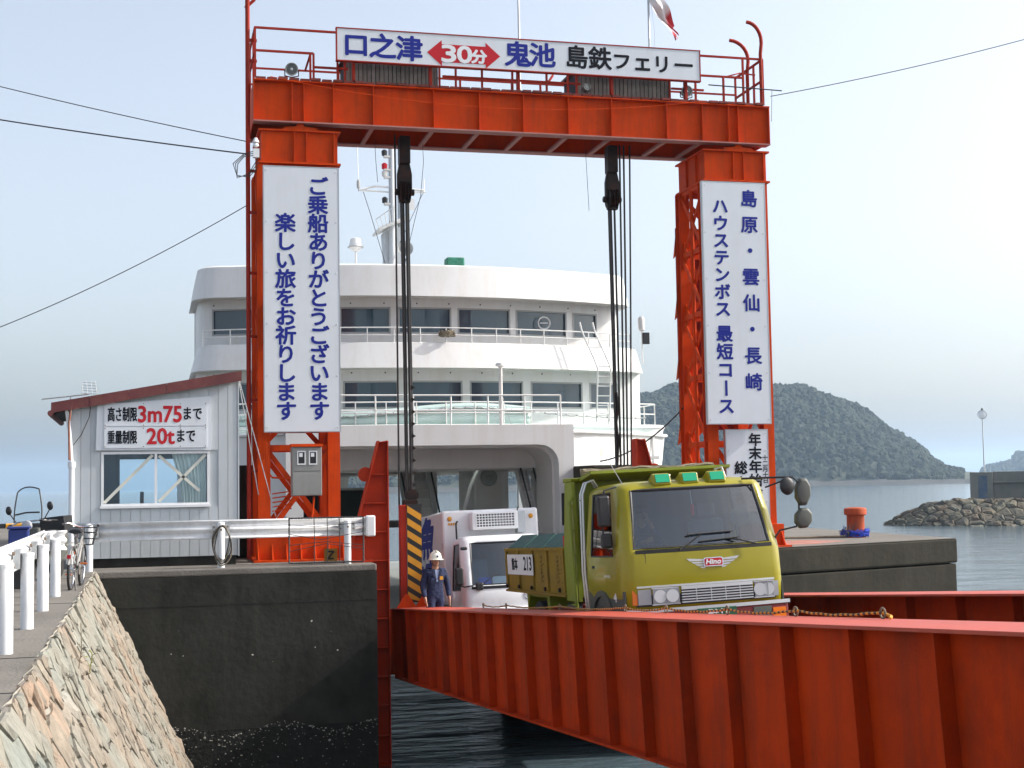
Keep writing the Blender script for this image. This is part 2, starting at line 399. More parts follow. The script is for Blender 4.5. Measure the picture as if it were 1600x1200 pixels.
def stone_mat(name, cols, rough=.92, bsc=9, bst=.9, algae=None):
    m, t, b, N, L = _nt(name)
    oi = N('ShaderNodeObjectInfo'); r = N('ShaderNodeValToRGB'); r.color_ramp.interpolation = 'LINEAR'
    while len(r.color_ramp.elements) < len(cols): r.color_ramp.elements.new(.5)
    for i, c in enumerate(cols):
        r.color_ramp.elements[i].position = i / (len(cols) - 1); r.color_ramp.elements[i].color = rgb(c)
    L(oi.outputs['Random'], r.inputs['Fac'])
    g = N('ShaderNodeNewGeometry'); mp = N('ShaderNodeMapping'); mp.inputs['Scale'].default_value = (1, 2.2, .8); L(g.outputs['Position'], mp.inputs['Vector'])
    n = N('ShaderNodeTexNoise'); n.inputs['Scale'].default_value = 4; n.inputs['Detail'].default_value = 10; n.inputs['Roughness'].default_value = .75; L(mp.outputs['Vector'], n.inputs['Vector'])
    cr_ = N('ShaderNodeValToRGB'); cr_.color_ramp.elements[0].position = .3; cr_.color_ramp.elements[1].position = .68
    cr_.color_ramp.elements[0].color = (.52, .51, .49, 1); cr_.color_ramp.elements[1].color = (1.22, 1.2, 1.17, 1)
    L(n.outputs['Fac'], cr_.inputs['Fac'])
    mx = N('ShaderNodeMix'); mx.data_type = 'RGBA'; mx.blend_type = 'MULTIPLY'; mx.inputs['Factor'].default_value = 1
    n2 = N('ShaderNodeTexNoise'); n2.inputs['Scale'].default_value = .55; n2.inputs['Detail'].default_value = 4; L(g.outputs['Position'], n2.inputs['Vector'])
    r2 = N('ShaderNodeValToRGB'); r2.color_ramp.elements[0].position = .38; r2.color_ramp.elements[1].position = .66
    r2.color_ramp.elements[0].color = (.92, 1.0, .98, 1); r2.color_ramp.elements[1].color = (1.06, .90, .78, 1); L(n2.outputs['Fac'], r2.inputs['Fac'])
    m2 = N('ShaderNodeMix'); m2.data_type = 'RGBA'; m2.blend_type = 'MULTIPLY'; m2.inputs['Factor'].default_value = 1; L(r.outputs['Color'], m2.inputs['A']); L(r2.outputs['Color'], m2.inputs['B'])
    L(m2.outputs['Result'], mx.inputs['A']); L(cr_.outputs['Color'], mx.inputs['B']); L(mx.outputs['Result'], b.inputs['Base Color'])
    b.inputs['Roughness'].default_value = rough
    nb = N('ShaderNodeTexNoise'); nb.inputs['Scale'].default_value = bsc; nb.inputs['Detail'].default_value = 9; nb.inputs['Roughness'].default_value = .7; L(mp.outputs['Vector'], nb.inputs['Vector'])
    bp = N('ShaderNodeBump'); bp.inputs['Strength'].default_value = bst; bp.inputs['Distance'].default_value = .12
    L(nb.outputs['Fac'], bp.inputs['Height']); L(bp.outputs['Normal'], b.inputs['Normal'])
    return m
M['stone'] = stone_mat('revetment_stone', [(.28, .275, .255), (.33, .31, .275), (.26, .265, .245), (.34, .315, .275), (.23, .24, .225), (.31, .285, .25), (.32, .315, .295), (.33, .275, .23), (.28, .275, .25)], bsc=5, bst=.65)
# irregular seeds, finer towards the top edge; the 300 largest in view are single pieces, the rest one part
seeds = []; cellgrid = {}
tries = 0
while tries < 24000 and len(seeds) < 950:
    tries += 1
    a_, d_ = rr.uniform(8.0, 27.9), rr.uniform(-.05, 4.9); rmin = .20 + .16 * (math.sin(a_ * 1.7) * math.sin(d_ * 2.3 + a_) > .1)
    gx, gy = int(a_ / .4), int(d_ / .4)
    if all((a_ - p[0]) ** 2 + (d_ - p[1]) ** 2 > rmin ** 2 for i in (-1, 0, 1) for k in (-1, 0, 1) for p in cellgrid.get((gx + i, gy + k), ())):
        seeds.append((a_, d_)); cellgrid.setdefault((gx, gy), []).append((a_, d_))
cells = voronoi(seeds, 7.9, 27.93, -.02, 4.95)
cells = sorted([c for c in cells if len(c) >= 3], key=lambda c: sum(p[0] for p in c) / len(c))
def stone_piece(poly, surf, hmin, hmax, rnd, shrink=.90, jit=.10, tilt=.25):
    c = Vector((sum(p[0] for p in poly) / len(poly), sum(p[1] for p in poly) / len(poly)))
    P = []
    for i in range(len(poly)):
        p, q = Vector(poly[i]), Vector(poly[(i + 1) % len(poly)])
        if (q - p).length < .05: continue
        P.append(p); 
        if (q - p).length > .3: P.append((p + q) / 2 + Vector((rnd.uniform(-.03, .03), rnd.uniform(-.03, .03))))
    n = len(P)
    if n < 3: return None
    h = rnd.uniform(hmin, hmax); tx, ty = rnd.uniform(-tilt, tilt), rnd.uniform(-tilt, tilt)
    size = max((p - c).length for p in P)
    def at(p, hh): return surf(p.x, p.y, hh)
    v = [at(c + (p - c) * shrink, -.08) for p in P]
    v += [at(c + (p - c) * (shrink - .03 + rnd.uniform(-.03, .02)), h * .55 + (tx * (p - c).x + ty * (p - c).y) * .5) for p in P]
    v += [at(c + (p - c) * (.58 + rnd.uniform(-jit, jit)), h + (tx * (p - c).x + ty * (p - c).y) + rnd.uniform(-.3, .3) * h) for p in P]
    v.append(at(c + Vector((rnd.uniform(-.1, .1), rnd.uniform(-.1, .1))) * size, h * rnd.uniform(.8, 1.25)))
    f = []
    for k in range(2):
        f += [(k * n + i, k * n + (i + 1) % n, (k + 1) * n + (i + 1) % n, (k + 1) * n + i) for i in range(n)]
    f += [(2 * n + i, 2 * n + (i + 1) % n, 3 * n) for i in range(n)]
    return v, f
surf = lambda a, d, h: rev(a, d / 4.69, h)
loose = MB()
for i, c in enumerate(cells):
    r_ = stone_piece(c, surf, .008, .05, rr, shrink=rr.uniform(.86, .98), tilt=.10, jit=.16)
    if not r_: continue
    if i < 300: MB().add(*r_).build('stone', 'stone', RV)
    else: loose.add(*r_)
if loose.v: stuff(loose.build('far_stones', 'stone', RV))

M['weedleaf'] = leaf_mat0 = mat('yellow_green_weed', (.22, .22, .05), .9, var=.2)
for i, (yy, tt) in enumerate(((16.4, .10), (17.3, .14))):
    p = Vector(rev(yy, tt, .03)); W_ = thing('weed', ['bent dry weed stalk growing from the stone wall', 'small green weed growing high on the stone wall'][i], 'weed', p)
    tb('stalk', 'weedleaf' if i else 'hemp', W_, [p, p + Vector((.03, 0, .22)), p + Vector((.02, .03, .5 - .25 * i))], .006, 5)
    for k in range(7):
        q = p + Vector((.02, 0, .06 + .03 * k)); a = k * 2.4
        MB().add([q, q + Vector((.05 * math.cos(a), .05 * math.sin(a), .03)), q + Vector((.10 * math.cos(a + .2), .10 * math.sin(a + .2), .02)), q + Vector((.05 * math.cos(a + .5), .05 * math.sin(a + .5), .02))], [(0, 1, 2, 3)]).build('leaf', 'weedleaf' if i else 'hemp', W_)
# ---- hills across the water
M['hillside'] = mat('wooded_hill_soil', (.05, .06, .035), .95, var=.3, scale=.02)
def leaf_mat(name, c0, c1, scale):
    m, t, b, N, L = _nt(name)
    g = N('ShaderNodeNewGeometry'); n = N('ShaderNodeTexNoise'); n.inputs['Scale'].default_value = scale; n.inputs['Detail'].default_value = 6; L(g.outputs['Position'], n.inputs['Vector'])
    r = N('ShaderNodeValToRGB'); r.color_ramp.elements[0].position = .35; r.color_ramp.elements[1].position = .68
    r.color_ramp.elements[0].color = rgb(c0); r.color_ramp.elements[1].color = rgb(c1); L(n.outputs['Fac'], r.inputs['Fac'])
    L(r.outputs['Color'], b.inputs['Base Color']); b.inputs['Roughness'].default_value = .9; b.inputs['Specular IOR Level'].default_value = .2
    return m
M['canopy'] = leaf_mat('mixed_evergreen_canopy', (.022, .030, .018), (.038, .046, .024), .02)
M['shore'] = mat('rocky_shore', (.045, .042, .036), .95, var=.35, scale=.15)
def camdir(px, D):               # ground point in the direction of an image column at distance D
    a = YAW + math.atan((px - 800) / 2200); return Vector((math.sin(a) * D, math.cos(a) * D, 0))
def make_hill(name, label, prof, D, depth, ntree, tr, seed):
    """prof: (column, ridge height) pairs; the ridge runs across the view at distance D, the slope comes depth metres towards us"""
    rnd = random.Random(seed); cols = [p[0] for p in prof]; hs = [p[1] for p in prof]
    def H(px): return float(np.interp(px, cols, hs))
    def pt(px, q):               # q 0 at the near shore, 1 ridge, 2 far side
        d = D - depth + depth * q; p = camdir(px, d); h = H(px)
        w = math.sin(min(q, 1) * math.pi / 2) ** .85 if q <= 1 else max(0, 1 - (q - 1))
        bump_ = 1 + .05 * math.sin(px * .045 + q * 5) * math.sin(q * 6.0 + px * .02)
        return Vector((p.x, p.y, SEA + 1.5 * min(1, q * 8) + max(0, (h - SEA)) * w * (bump_ if q < .95 else 1)))
    b = MB(); nn = 90
    b.strip([[pt(cols[0] + (cols[-1] - cols[0]) * i / nn, k / 14) for k in range(29)] for i in range(nn + 1)])
    hill = struct(b.build(name, 'hillside', smooth=True))
    ico = bmesh.new(); bmesh.ops.create_icosphere(ico, subdivisions=2, radius=1); iv = np.array([v.co[:] for v in ico.verts]); itf = np.array([[v.index for v in f.verts] for f in ico.faces]); ico.free()
    V = []; F_ = []; o = 0
    rg = np.random.default_rng(seed)
    for k in range(ntree):
        px = rnd.uniform(cols[0], cols[-1]); q = rnd.uniform(.03, 1.12) if k % 5 else rnd.uniform(.85, 1.08)
        if H(px) < 4: continue
        p = pt(px, q); r = tr * rnd.uniform(.55, 1.25) * (1 if H(px) > 20 else .6)
        sc_ = np.array([r * rnd.uniform(.8, 1.2), r * rnd.uniform(.8, 1.2), r * rnd.uniform(.8, 1.55)])
        vv = iv * sc_ * (1 + rg.uniform(-.28, .28, (len(iv), 1))) + np.array([p.x, p.y, p.z + r * .35])
        V.append(vv); F_.append(itf + o); o += len(iv)
    V = np.concatenate(V); F_ = np.concatenate(F_)
    me = bpy.data.meshes.new(name + '_forest'); me.from_pydata(V.tolist(), [], F_.tolist()); me.materials.append(M['canopy'])
    fo = link('forest', me); stuff(fo, label, 'forest')
    sh = MB(); rows = []
    for i in range(61):
        px = cols[0] + (cols[-1] - cols[0]) * i / 60; p0 = camdir(px, D - depth - 14); p1 = camdir(px, D - depth + 6)
        w = rnd.uniform(0, 6); rows.append([(p0.x, p0.y - w, SEA - .5), (p0.x * .6 + p1.x * .4, p0.y * .6 + p1.y * .4, SEA + rnd.uniform(.6, 2.4)), (p1.x, p1.y, SEA + 3 + rnd.uniform(0, 1.5))])
    struct(sh.strip(rows).build('shore', 'shore'))
make_hill('hill', 'hazy wooded hill rising across the bay', [(430, 22), (520, 50), (640, 66), (800, 78), (930, 80), (1015, 82), (1060, 87), (1150, 95), (1205, 89), (1250, 83), (1300, 74), (1350, 60), (1380, 47), (1420, 31), (1450, 17), (1475, 7), (1500, 4), (1540, 2)], 1420, 330, 12500, 3.1, 5)
make_hill('far_hill', 'pale distant wooded hill at the right edge', [(1530, 3), (1550, 8), (1570, 12), (1600, 24), (1640, 38), (1700, 52), (1800, 70)], 2900, 400, 1500, 12, 6)
# ================================================================== BREAKWATER
bd = camdir(1500, 172); e2 = -bd.normalized(); e1 = Vector((e2.y * -1, e2.x, 0)) * 1
e1 = Vector((cr.x, cr.y, 0)).normalized(); e1 = (e1 - e2 * e1.dot(e2)).normalized()
BO = camdir(1378, 176)
BW = thing('breakwater_mound', 'dark rubble stone breakwater mound sticking out into the water', 'breakwater', (BO.x, BO.y, SEA))
def bws(s, d, h):                # s along the mound from its tip, d down the face (0 crest .. 6 toe)
    k = min(1, max(0, s / 9.0)); top = SEA + 2.75 * (1 - (1 - k) ** 2.2); fr = d / 6
    z = top + (SEA - .7 - top) * max(fr, 0); out = 1.2 + 6.5 * fr * (.35 + .65 * k)
    p = BO + e1 * s + e2 * out
    return (p.x + e2.x * h * .5, p.y + e2.y * h * .5, z + h * .85)
b = MB(); b.strip([[bws(s * .6 - .4, d * .5, -.12) for d in range(-3, 13)] for s in range(64)]); b.build('core', 'shore', BW)
b = MB(); b.strip([[(lambda p: (p[0] - e2.x * w, p[1] - e2.y * w, p[2]))(bws(s * .6 - .4, 0, -.45)) for w in (0, 2, 4)] for s in range(64)]); b.build('crest', 'shore', BW)
M['rock'] = stone_mat('breakwater_rock', [(.075, .07, .056), (.11, .10, .08), (.14, .125, .10), (.09, .085, .07), (.16, .145, .11), (.12, .11, .085)], bsc=2.5, bst=.7)
rr = random.Random(21); seeds = []
for i in range(17):
    for k in range(-1, 6): seeds.append((i * 1.5 + rr.uniform(-.5, .5) + (k % 2) * .7, k * 1.1 + rr.uniform(-.35, .35)))
for c in voronoi(seeds, -.3, 24.5, -1.4, 6.0):
    if len(c) < 3: continue
    r_ = stone_piece(c, bws, .15, .38, rr, shrink=.94, tilt=.12)
    if r_: MB().add(*r_).build('rock', 'rock', BW)
# parapet wall on the mound, beacon pole
W0 = camdir(1511, 178) ; W0.z = 0
PW = thing('breakwater_parapet', 'grey stained concrete parapet wall on the breakwater', 'wall', (W0.x, W0.y, -1.3))
def wl(s, o_, z): p = W0 + e1 * s - e2 * o_; return (p.x, p.y, z)
def wbox(name, m_, par, s0, s1, o0, o1, z0, z1, **k):
    v = [wl(s, o_, z) for z in (z0, z1) for s, o_ in ((s0, o0), (s1, o0), (s1, o1), (s0, o1))]
    return MB().add(v, [(0, 3, 2, 1), (4, 5, 6, 7), (0, 1, 5, 4), (1, 2, 6, 5), (2, 3, 7, 6), (3, 0, 4, 7)]).build(name, m_, par, **k)
wbox('end_block', 'parapet', PW, 0, 2.6, -.35, 3, -1.5, 1.93, bevel=.06)
wbox('wall_panel', 'parapet', PW, 2.62, 9.6, .1, 2.6, -1.5, 1.98, bevel=.05)
wbox('wall_panel', 'parapet', PW, 9.63, 17, .1, 2.6, -1.5, 1.98, bevel=.05)
wbox('ledge', 'parapet', PW, 2.3, 17, -.25, .1, .62, .80, bevel=.04)
M['bluepaint'] = mat('faded_blue_paint', (.07, .11, .17), .85, var=.3, scale=.6, dirt=((.20, .20, .18), .8, .8))
M['redpaint'] = mat('faded_red_paint', (.22, .10, .08), .85, var=.3, scale=.8, dirt=((.2, .2, .18), .9, 1))
wbox('painted_patch', 'bluepaint', PW, .9, 1.95, -.37, -.352, -1.3, 1.5)
wbox('painted_patch', 'redpaint', PW, 6.2, 7.3, .085, .098, -.9, .1)
LB = wl(1.7, .6, 1.93)
BL = thing('beacon_pole', 'thin beacon pole with round white lamp on the breakwater', 'beacon', LB)
tb('pole', 'galv', BL, [LB, (LB[0], LB[1], 8.3)], [.09, .06])
def ring(b): 
    for a in range(24): pass
c = Vector((LB[0], LB[1], 8.85))
pts = [c + e1 * .5 * math.cos(a * .2618) + Vector((0, 0, .5 * math.sin(a * .2618))) for a in range(24)]
MB().tube(pts, .06, 6, closed=True).build('lamp_ring', 'galv', BL, smooth=True)
MB().lathe([(.05, -.05), (.42, -.03), (.42, .03), (.05, .05)], c, 20, axis='y').build('lamp_lens', 'white', BL)
MB().ball((c.x, c.y, 9.5), .14, 8).build('lamp_cap', 'black', BL)

# ================================================================== GUARDRAILS
def wbeam(p0, p1, out, zc, h, flip=1):
    """W-section rail between p0 and p1 (xy), ridges towards 'out'"""
    prof = [(0, -.5), (0, -.42), (.055, -.27), (.055, -.17), (0, -.05), (0, .05), (.055, .17), (.055, .27), (0, .42), (0, .5)]
    o_ = Vector(out); rows = []
    for p in (p0, p1): rows.append([(p[0] + o_.x * a, p[1] + o_.y * a, zc + c * h) for a, c in prof])
    return MB().strip(rows)
GF = thing('guardrail', 'white guardrail along the quay edge in front of the hut', 'guardrail', (1.4, 28.25, 0))
wbeam((-1.35, 28.36), (4.27, 28.36), (0, 1), .74, .37).build('rail', 'guard', GF, smooth=True, sol=.012)
bx('end_cap', 'postwhite', GF, 4.24, 4.43, 28.30, 28.46, .53, .95, bevel=.03)
def post(par, x, y, h, r=.07):
    o = MB().lathe([(r, 0), (r, h - .015), (r * .9, h), (r * .3, h + .012)], (x, y, 0), 20).build('post', 'postwhite', par, smooth=True); return o
for x, h in ((-1.10, .90), (1.37, .88), (3.85, .86)):
    p = post(GF, x, 28.22, h)
    bx('bracket', 'galv', GF, x - .17, x + .17, 28.30, 28.345, .64, .84)
    for dx, dz in ((-.13, .70), (.13, .70), (-.13, .79), (.13, .79), (0, .74)):
        MB().lathe([(.022, 0), (.022, .03), (.012, .035)], (x + dx, 28.298 if dx else 28.145, dz), 6, axis='y').build('bolt', 'bolt', p)
GL = thing('guardrail', 'white guardrail on thick posts running beside the stone wall', 'guardrail', (-1.4, 18, 0))
wbeam((-1.50, 9), (-1.50, 22.1), (-1, 0), .80, .34).build('rail', 'guard', GL, smooth=True, sol=.012)
pts = [(-1.5, 22.1), (-1.47, 22.3), (-1.36, 22.45), (-1.2, 22.5)]
for i in range(3): wbeam(pts[i], pts[i + 1], (-.7, .7), .80, .30).build('rail_end', 'guard', GL, smooth=True, sol=.012)
for y in (11.9, 14.42, 16.92, 19.36, 21.9):
    p = post(GL, -1.33, y, .84, .072)
    bx('bracket', 'galv', GL, -1.47, -1.40, y - .12, y + .12, .68, .90)
    for dy, dz in ((-.25, .72), (.25, .72), (-.25, .86), (.25, .86)):
        MB().lathe([(.024, 0), (.024, .03), (.012, .035)], (-1.475, y + dy, dz), 6, axis='x').build('bolt', 'bolt', p)
    MB().lathe([(.076, 0), (.076, .03)], (-1.33, y, .80 if y == 21.9 else .825), 20).build('cap_band', 'postwhite', p)
# rope coil on the middle post
RC = thing('rope_coil', 'coil of dark striped rope hung on a guardrail post', 'rope', (1.37, 28.1, .1))
for k in range(4):
    w = .13 + .016 * k; hh = .33 + .02 * k; cz = .48 - .015 * k; pts = []
    for a in range(28):
        A = a / 28 * 2 * math.pi; pts.append((1.385 + w * math.cos(A) + .02 * math.sin(3 * A + k), 28.13 - .012 * (k % 3) - .03 * (math.cos(A) > 0), cz + hh * math.sin(A)))
    MB().tube(pts, .0125, 6, closed=True).build('rope_turn', 'hemp' if k % 2 else 'rope', RC, smooth=True)
# wire net panel at the rail end, yellow plate behind it
NT = thing('wire_net', 'slack black wire net stretched over the guardrail end', 'net', (3.4, 28.08, 0))
x0, x1, z0, z1 = 2.68, 4.15, .05, .93; yN = 28.1
tw = MB()
for p0, p1 in (((x0, z0), (x0, z1)), ((x1, z0), (x1, z1)), ((x0, z1), (x1, z1)), ((x0, z0), (x1, z0))):
    for s in range(2): tw.tube([(p0[0] + (p1[0] - p0[0]) * i / 30 + .009 * math.cos(i * 2.4 + s * math.pi) * (p0[0] == p1[0]), yN + .009 * math.sin(i * 2.4 + s * math.pi), p0[1] + (p1[1] - p0[1]) * i / 30 + .009 * math.cos(i * 2.4 + s * 3.14) * (p0[0] != p1[0])) for i in range(31)], .013, 5)
tw.build('border_rope', 'rope', NT, smooth=True)
for i, x in enumerate((3.17, 3.43, 3.67)): tb('wire', 'rope', NT, [(x, yN, z0), (x + .01, yN - .01, .5), (x, yN, z1)], .009, 5)
for pts in ([(x0, .8), (3.2, .76), (x1, .82)], [(x0, .62), (3.3, .50), (x1, .64)], [(x0, .40), (3.4, .46), (x1, .37)], [(x0, .28), (3.4, .42), (x1, .30)]):
    tb('wire', 'rope', NT, [(p[0], yN - .005, p[1]) for p in pts], .007, 5)
M['oldyellow'] = mat('dirty_old_yellow', (.22, .11, .012), .8, var=.3, scale=8)
YP = bx('warning_plate', 'oldyellow', None, 3.42, 3.68, 28.52, 28.54, .04, .30); tag(YP, 'small faded yellow plate standing behind the wire net', 'sign')
br('mark', 'black_text', YP, (3.49, 28.515, .24), (3.61, 28.515, .24), .006, .03); br('mark', 'black_text', YP, (3.49, 28.515, .10), (3.61, 28.515, .10), .006, .03); br('mark', 'black_text', YP, (3.49, 28.513, .10), (3.61, 28.513, .24), .006, .03)
# striped kerb blocks on the far quay edge
for i in range(4):
    x = -6.75 + i * .9
    o = MB().prism([(63.3, 0), (63.3, .16), (63.36, .2), (63.6, .2), (63.66, 0)], 'x', x, x + .88).build('kerb_block', 'yellow' if i % 2 else 'black')
    tag(o, ['leftmost black wheel stop block on the far quay edge', 'yellow wheel stop block nearest the photo left edge', 'black wheel stop block beside the scooter screen', 'rightmost yellow wheel stop block on the far quay edge'][i], 'kerb', 'wheel stop blocks on the far quay edge')

# ================================================================== HUT
HX0, HX1, HY = -1.50, 1.76, 29.30
HT = thing('hut', 'small pale blue grey sided hut with maroon lean-to roof', 'hut', (.1, 30.5, 0))
def rz(x): return 3.22 + (x - HX0) / (HX1 - HX0) * .57
WX0, WX1, WZ0, WZ1 = -.92, 1.20, 1.20, 2.31
bx('plinth', 'wetwall', HT, HX0 + .06, HX1 - .04, HY + .05, 32.5, .001, .19)
wall = MB()
for q in ([(HX0, .19), (WX0, .19), (WX0, rz(WX0)), (HX0, rz(HX0))], [(WX1, .19), (HX1, .19), (HX1, rz(HX1)), (WX1, rz(WX1))], [(WX0, .19), (WX1, .19), (WX1, WZ0), (WX0, WZ0)], [(WX0, WZ1), (WX1, WZ1), (WX1, rz(WX1)), (WX0, rz(WX0))]):
    wall.prism(q, 'y', HY + .027, HY + .07)
wall.build('front_wall', 'siding', HT)
bx('side_wall', 'siding', HT, HX0, HX0 + .05, HY + .075, 32.5, .19, 3.2); bx('side_wall', 'siding', HT, HX1 - .05, HX1, HY + .075, 32.5, .19, 3.75)
bw = MB(); bw.box(HX0 + .05, -.72, 32.44, 32.5, .19, 3.2).box(1.25, HX1 - .05, 32.44, 32.5, .19, 3.2).box(-.72, 1.25, 32.44, 32.5, .19, 1.12).box(-.72, 1.25, 32.44, 32.5, 2.22, 3.2)
bw.build('back_wall', 'dark_in', HT)
bx('floor', 'dark_in', HT, HX0 + .05, HX1 - .05, HY + .08, 32.44, .19, .22)
bx('desk', 'dark_in', HT, -.3, 1.2, 31.9, 32.4, .9, 1.18)
bx('cupboard', 'dark_in', HT, -1.4, -.62, 31.2, 32.4, .22, 2.4)
bx('desk_bottle', 'maroon', HT, -.18, -.10, 31.2, 31.28, 1.18, 1.5); 
x = HX0; k = 0
while x < HX1 - .01:
    xe = min(x + .1915, HX1); a, c_ = x + .004, xe - .004
    segs = [(.19, None)]
    if a < WX1 and c_ > WX0: segs = [(.19, WZ0 - .02), (WZ1 + .02, None)]
    for s0, s1 in segs:
        P = [(a, s0), (c_, s0), (c_, s1 if s1 else rz(c_) - .01), (a, s1 if s1 else rz(a) - .01)]
        MB().prism(P, 'y', HY, HY + .025).build('siding_board', 'siding', HT)
    x = xe; k += 1
bx('corner_trim', 'siding', HT, HX1 + .002, HX1 + .03, HY - .012, HY + .1, .17, 3.8)
# roof with overhang and fascia
rf = MB(); 
for q in ([(HX0 - .36, rz(HX0 - .36) + .02), (HX1 + .06, rz(HX1 + .06) + .02), (HX1 + .06, rz(HX1 + .06) + .10), (HX0 - .36, rz(HX0 - .36) + .10)],): rf.prism(q, 'y', HY - .10, 32.8)
roof = rf.build('roof', 'maroon', HT)
fb = MB()
n = 5
for i in range(n):
    a = HX0 - .37 + (HX1 + .08 - HX0 + .37) * i / n; c_ = HX0 - .37 + (HX1 + .08 - HX0 + .37) * (i + 1) / n - .004
    MB().prism([(a, rz(a) - .07), (c_, rz(c_) - .07), (c_, rz(c_) + .135), (a, rz(a) + .135)], 'y', HY - .15 - .004 * (i % 2), HY - .102).build('fascia_board', 'maroon', roof)
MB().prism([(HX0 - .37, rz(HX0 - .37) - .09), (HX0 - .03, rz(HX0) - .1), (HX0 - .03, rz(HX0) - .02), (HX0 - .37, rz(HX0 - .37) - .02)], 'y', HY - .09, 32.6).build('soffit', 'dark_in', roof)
tb('gutter', 'maroon', roof, [(HX0 - .38, HY - .15, 3.08), (HX0 - .38, 32.8, 3.05)], .06)
# window
WN = MB()
WN.box(WX0, WX1, HY - .015, HY + .06, WZ0, WZ0 + .07).box(WX0, WX1, HY - .015, HY + .06, WZ1 - .05, WZ1).box(WX0, WX0 + .05, HY - .012, HY + .06, WZ0 + .07, WZ1 - .05).box(WX1 - .05, WX1, HY - .012, HY + .06, WZ0 + .07, WZ1 - .05).box(.115, .165, HY - .010, HY + .05, WZ0 + .07, WZ1 - .05)
win = WN.build('window', 'board_edge', HT)
win.data.materials[0] = M['postwhite']
bx('sill', 'postwhite', win, WX0 - .02, WX1 + .02, HY - .05, HY - .016, WZ0 - .02, WZ0 + .03)
for a, c_ in ((WX0 + .05, .115), (.165, WX1 - .05)): bx('pane', 'clear', win, a, c_, HY + .03, HY + .034, WZ0 + .07, WZ1 - .05)
for p0, p1 in (((-.86, 1.29), (.08, 2.24)), ((.20, 2.22), (1.0, 1.50)), ((.20, 1.30), (1.12, 2.24))):
    MB().bar((p0[0], HY + .02, p0[1]), (p1[0], HY + .02, p1[1]), .002, .06, up=(0, 0, 1)).build('tape_strip', 'tape', win)
cu = MB(); rows = []
for i in range(61):
    x = .50 + .62 * i / 60; w = .03 * math.sin(i * .85) + .012 * math.sin(i * 2.1)
    rows.append([(x + (.06 * (1 - k / 8)) * math.sin(k * .5) * .5 - .10 * max(0, (k / 8 - .5)) * (x < .8) + .16 * (1 - k / 8) * (1 - i / 60), HY + .085 + w * (1 - .3 * k / 8), 1.25 + (2.28 - 1.25) * k / 8) for k in range(9)])
cu.strip(rows).build('curtain', 'curtain', win, smooth=True)
# downpipe, wiring
DP = MB(); DP.tube([(HX0 + .02, HY - .07, .05), (HX0 + .02, HY - .07, 2.0)], .055, 12).tube([(HX0 + .02, HY - .07, 2.0), (HX0 + .02, HY - .07, 2.12)], .075, 12).tube([(HX0 + .02, HY - .07, 2.12), (HX0 - .02, HY - .07, 2.7), (HX0 - .08, HY - .07, 3.15)], .035, 8)
DP.build('downpipe', 'postwhite', HT, smooth=True)
tb('conduit', 'redstain', HT, [(HX0 - .02, HY - .13, 2.15), (HX0 - .03, HY - .13, 2.9), (HX0 + .03, HY - .13, 3.3)], .022, 6)
tb('cable', 'rope', HT, [(HX0 + .05, HY - .05, 2.45), (HX0 + .2, HY - .05, 2.65), (HX0 + .35, HY - .05, 3.0), (HX0 + .38, HY - .05, 3.25)], .008, 5)
# TV aerial on the roof edge
AN = thing('tv_aerial', 'small grid television aerial on the hut roof corner', 'aerial', (-1.2, 29.25, 3.3))
tb('boom', 'galv', AN, [(-2.05, 29.18, 3.36), (-1.15, 29.18, 3.46)], .014, 6)
for i in range(9): tb('element', 'galv', AN, [(-2.0 + i * .1, 29.05, 3.365 + i * .011), (-2.0 + i * .1, 29.31, 3.365 + i * .011)], .006, 5)
for i in range(5): tb('grid_wire', 'galv', AN, [(-1.30 + .004 * i, 29.2, 3.48 + i * .055), (-.97 + .01 * i - .02 * i, 29.2, 3.46 + i * .055)], .007, 5)
for i in range(4): tb('grid_wire', 'galv', AN, [(-1.27 + .09 * i, 29.19, 3.46), (-1.29 + .085 * i, 29.19, 3.72)], .007, 5)
tb('bracket', 'galv', AN, [(-1.5, 29.2, 3.40), (-1.55, 29.2, 3.2), (-1.42, 29.2, 3.16), (-1.30, 29.2, 3.2), (-1.15, 29.2, 3.42)], .013, 6)
# height limit sign
HS = thing('height_limit_sign', 'white board with height and weight limits on the hut wall', 'sign', (.1, HY - .06, 2.3))
MB().prism([(-1.02, 2.34), (1.22, 2.32), (1.22, 3.42), (-1.0, 3.25)], 'y', HY - .045, HY - .003).build('backboard', 'white', HS)
bx('panel', 'white', HS, -.86, 1.14, HY - .065, HY - .047, 2.82, 3.29); bx('panel', 'white', HS, -.86, 1.14, HY - .065, HY - .047, 2.38, 2.80)
yl = HY - .067
lettering([('高さ制限', -.79, -.23, 2.92, 3.20, 'fit'), ('まで', .69, 1.04, 2.95, 3.19, 'fit'), ('重量制限', -.79, -.23, 2.47, 2.73, 'fit'), ('まで', .56, .91, 2.50, 2.74, 'fit')], yl, 'black_text', HS, .006)
lettering([('3m75', -.20, .64, 2.90, 3.22, 'fit'), ('20t', -.03, .50, 2.46, 2.77, 'fit')], yl, 'red_text', HS, .012)
for x in (-.84, -.1, .62, 1.12):
    for z in (2.41, 2.78, 2.84, 3.27): MB().lathe([(.012, 0), (.008, -.006)], (x, HY - .065, z), 6, axis='y').build('screw', 'bolt', HS)
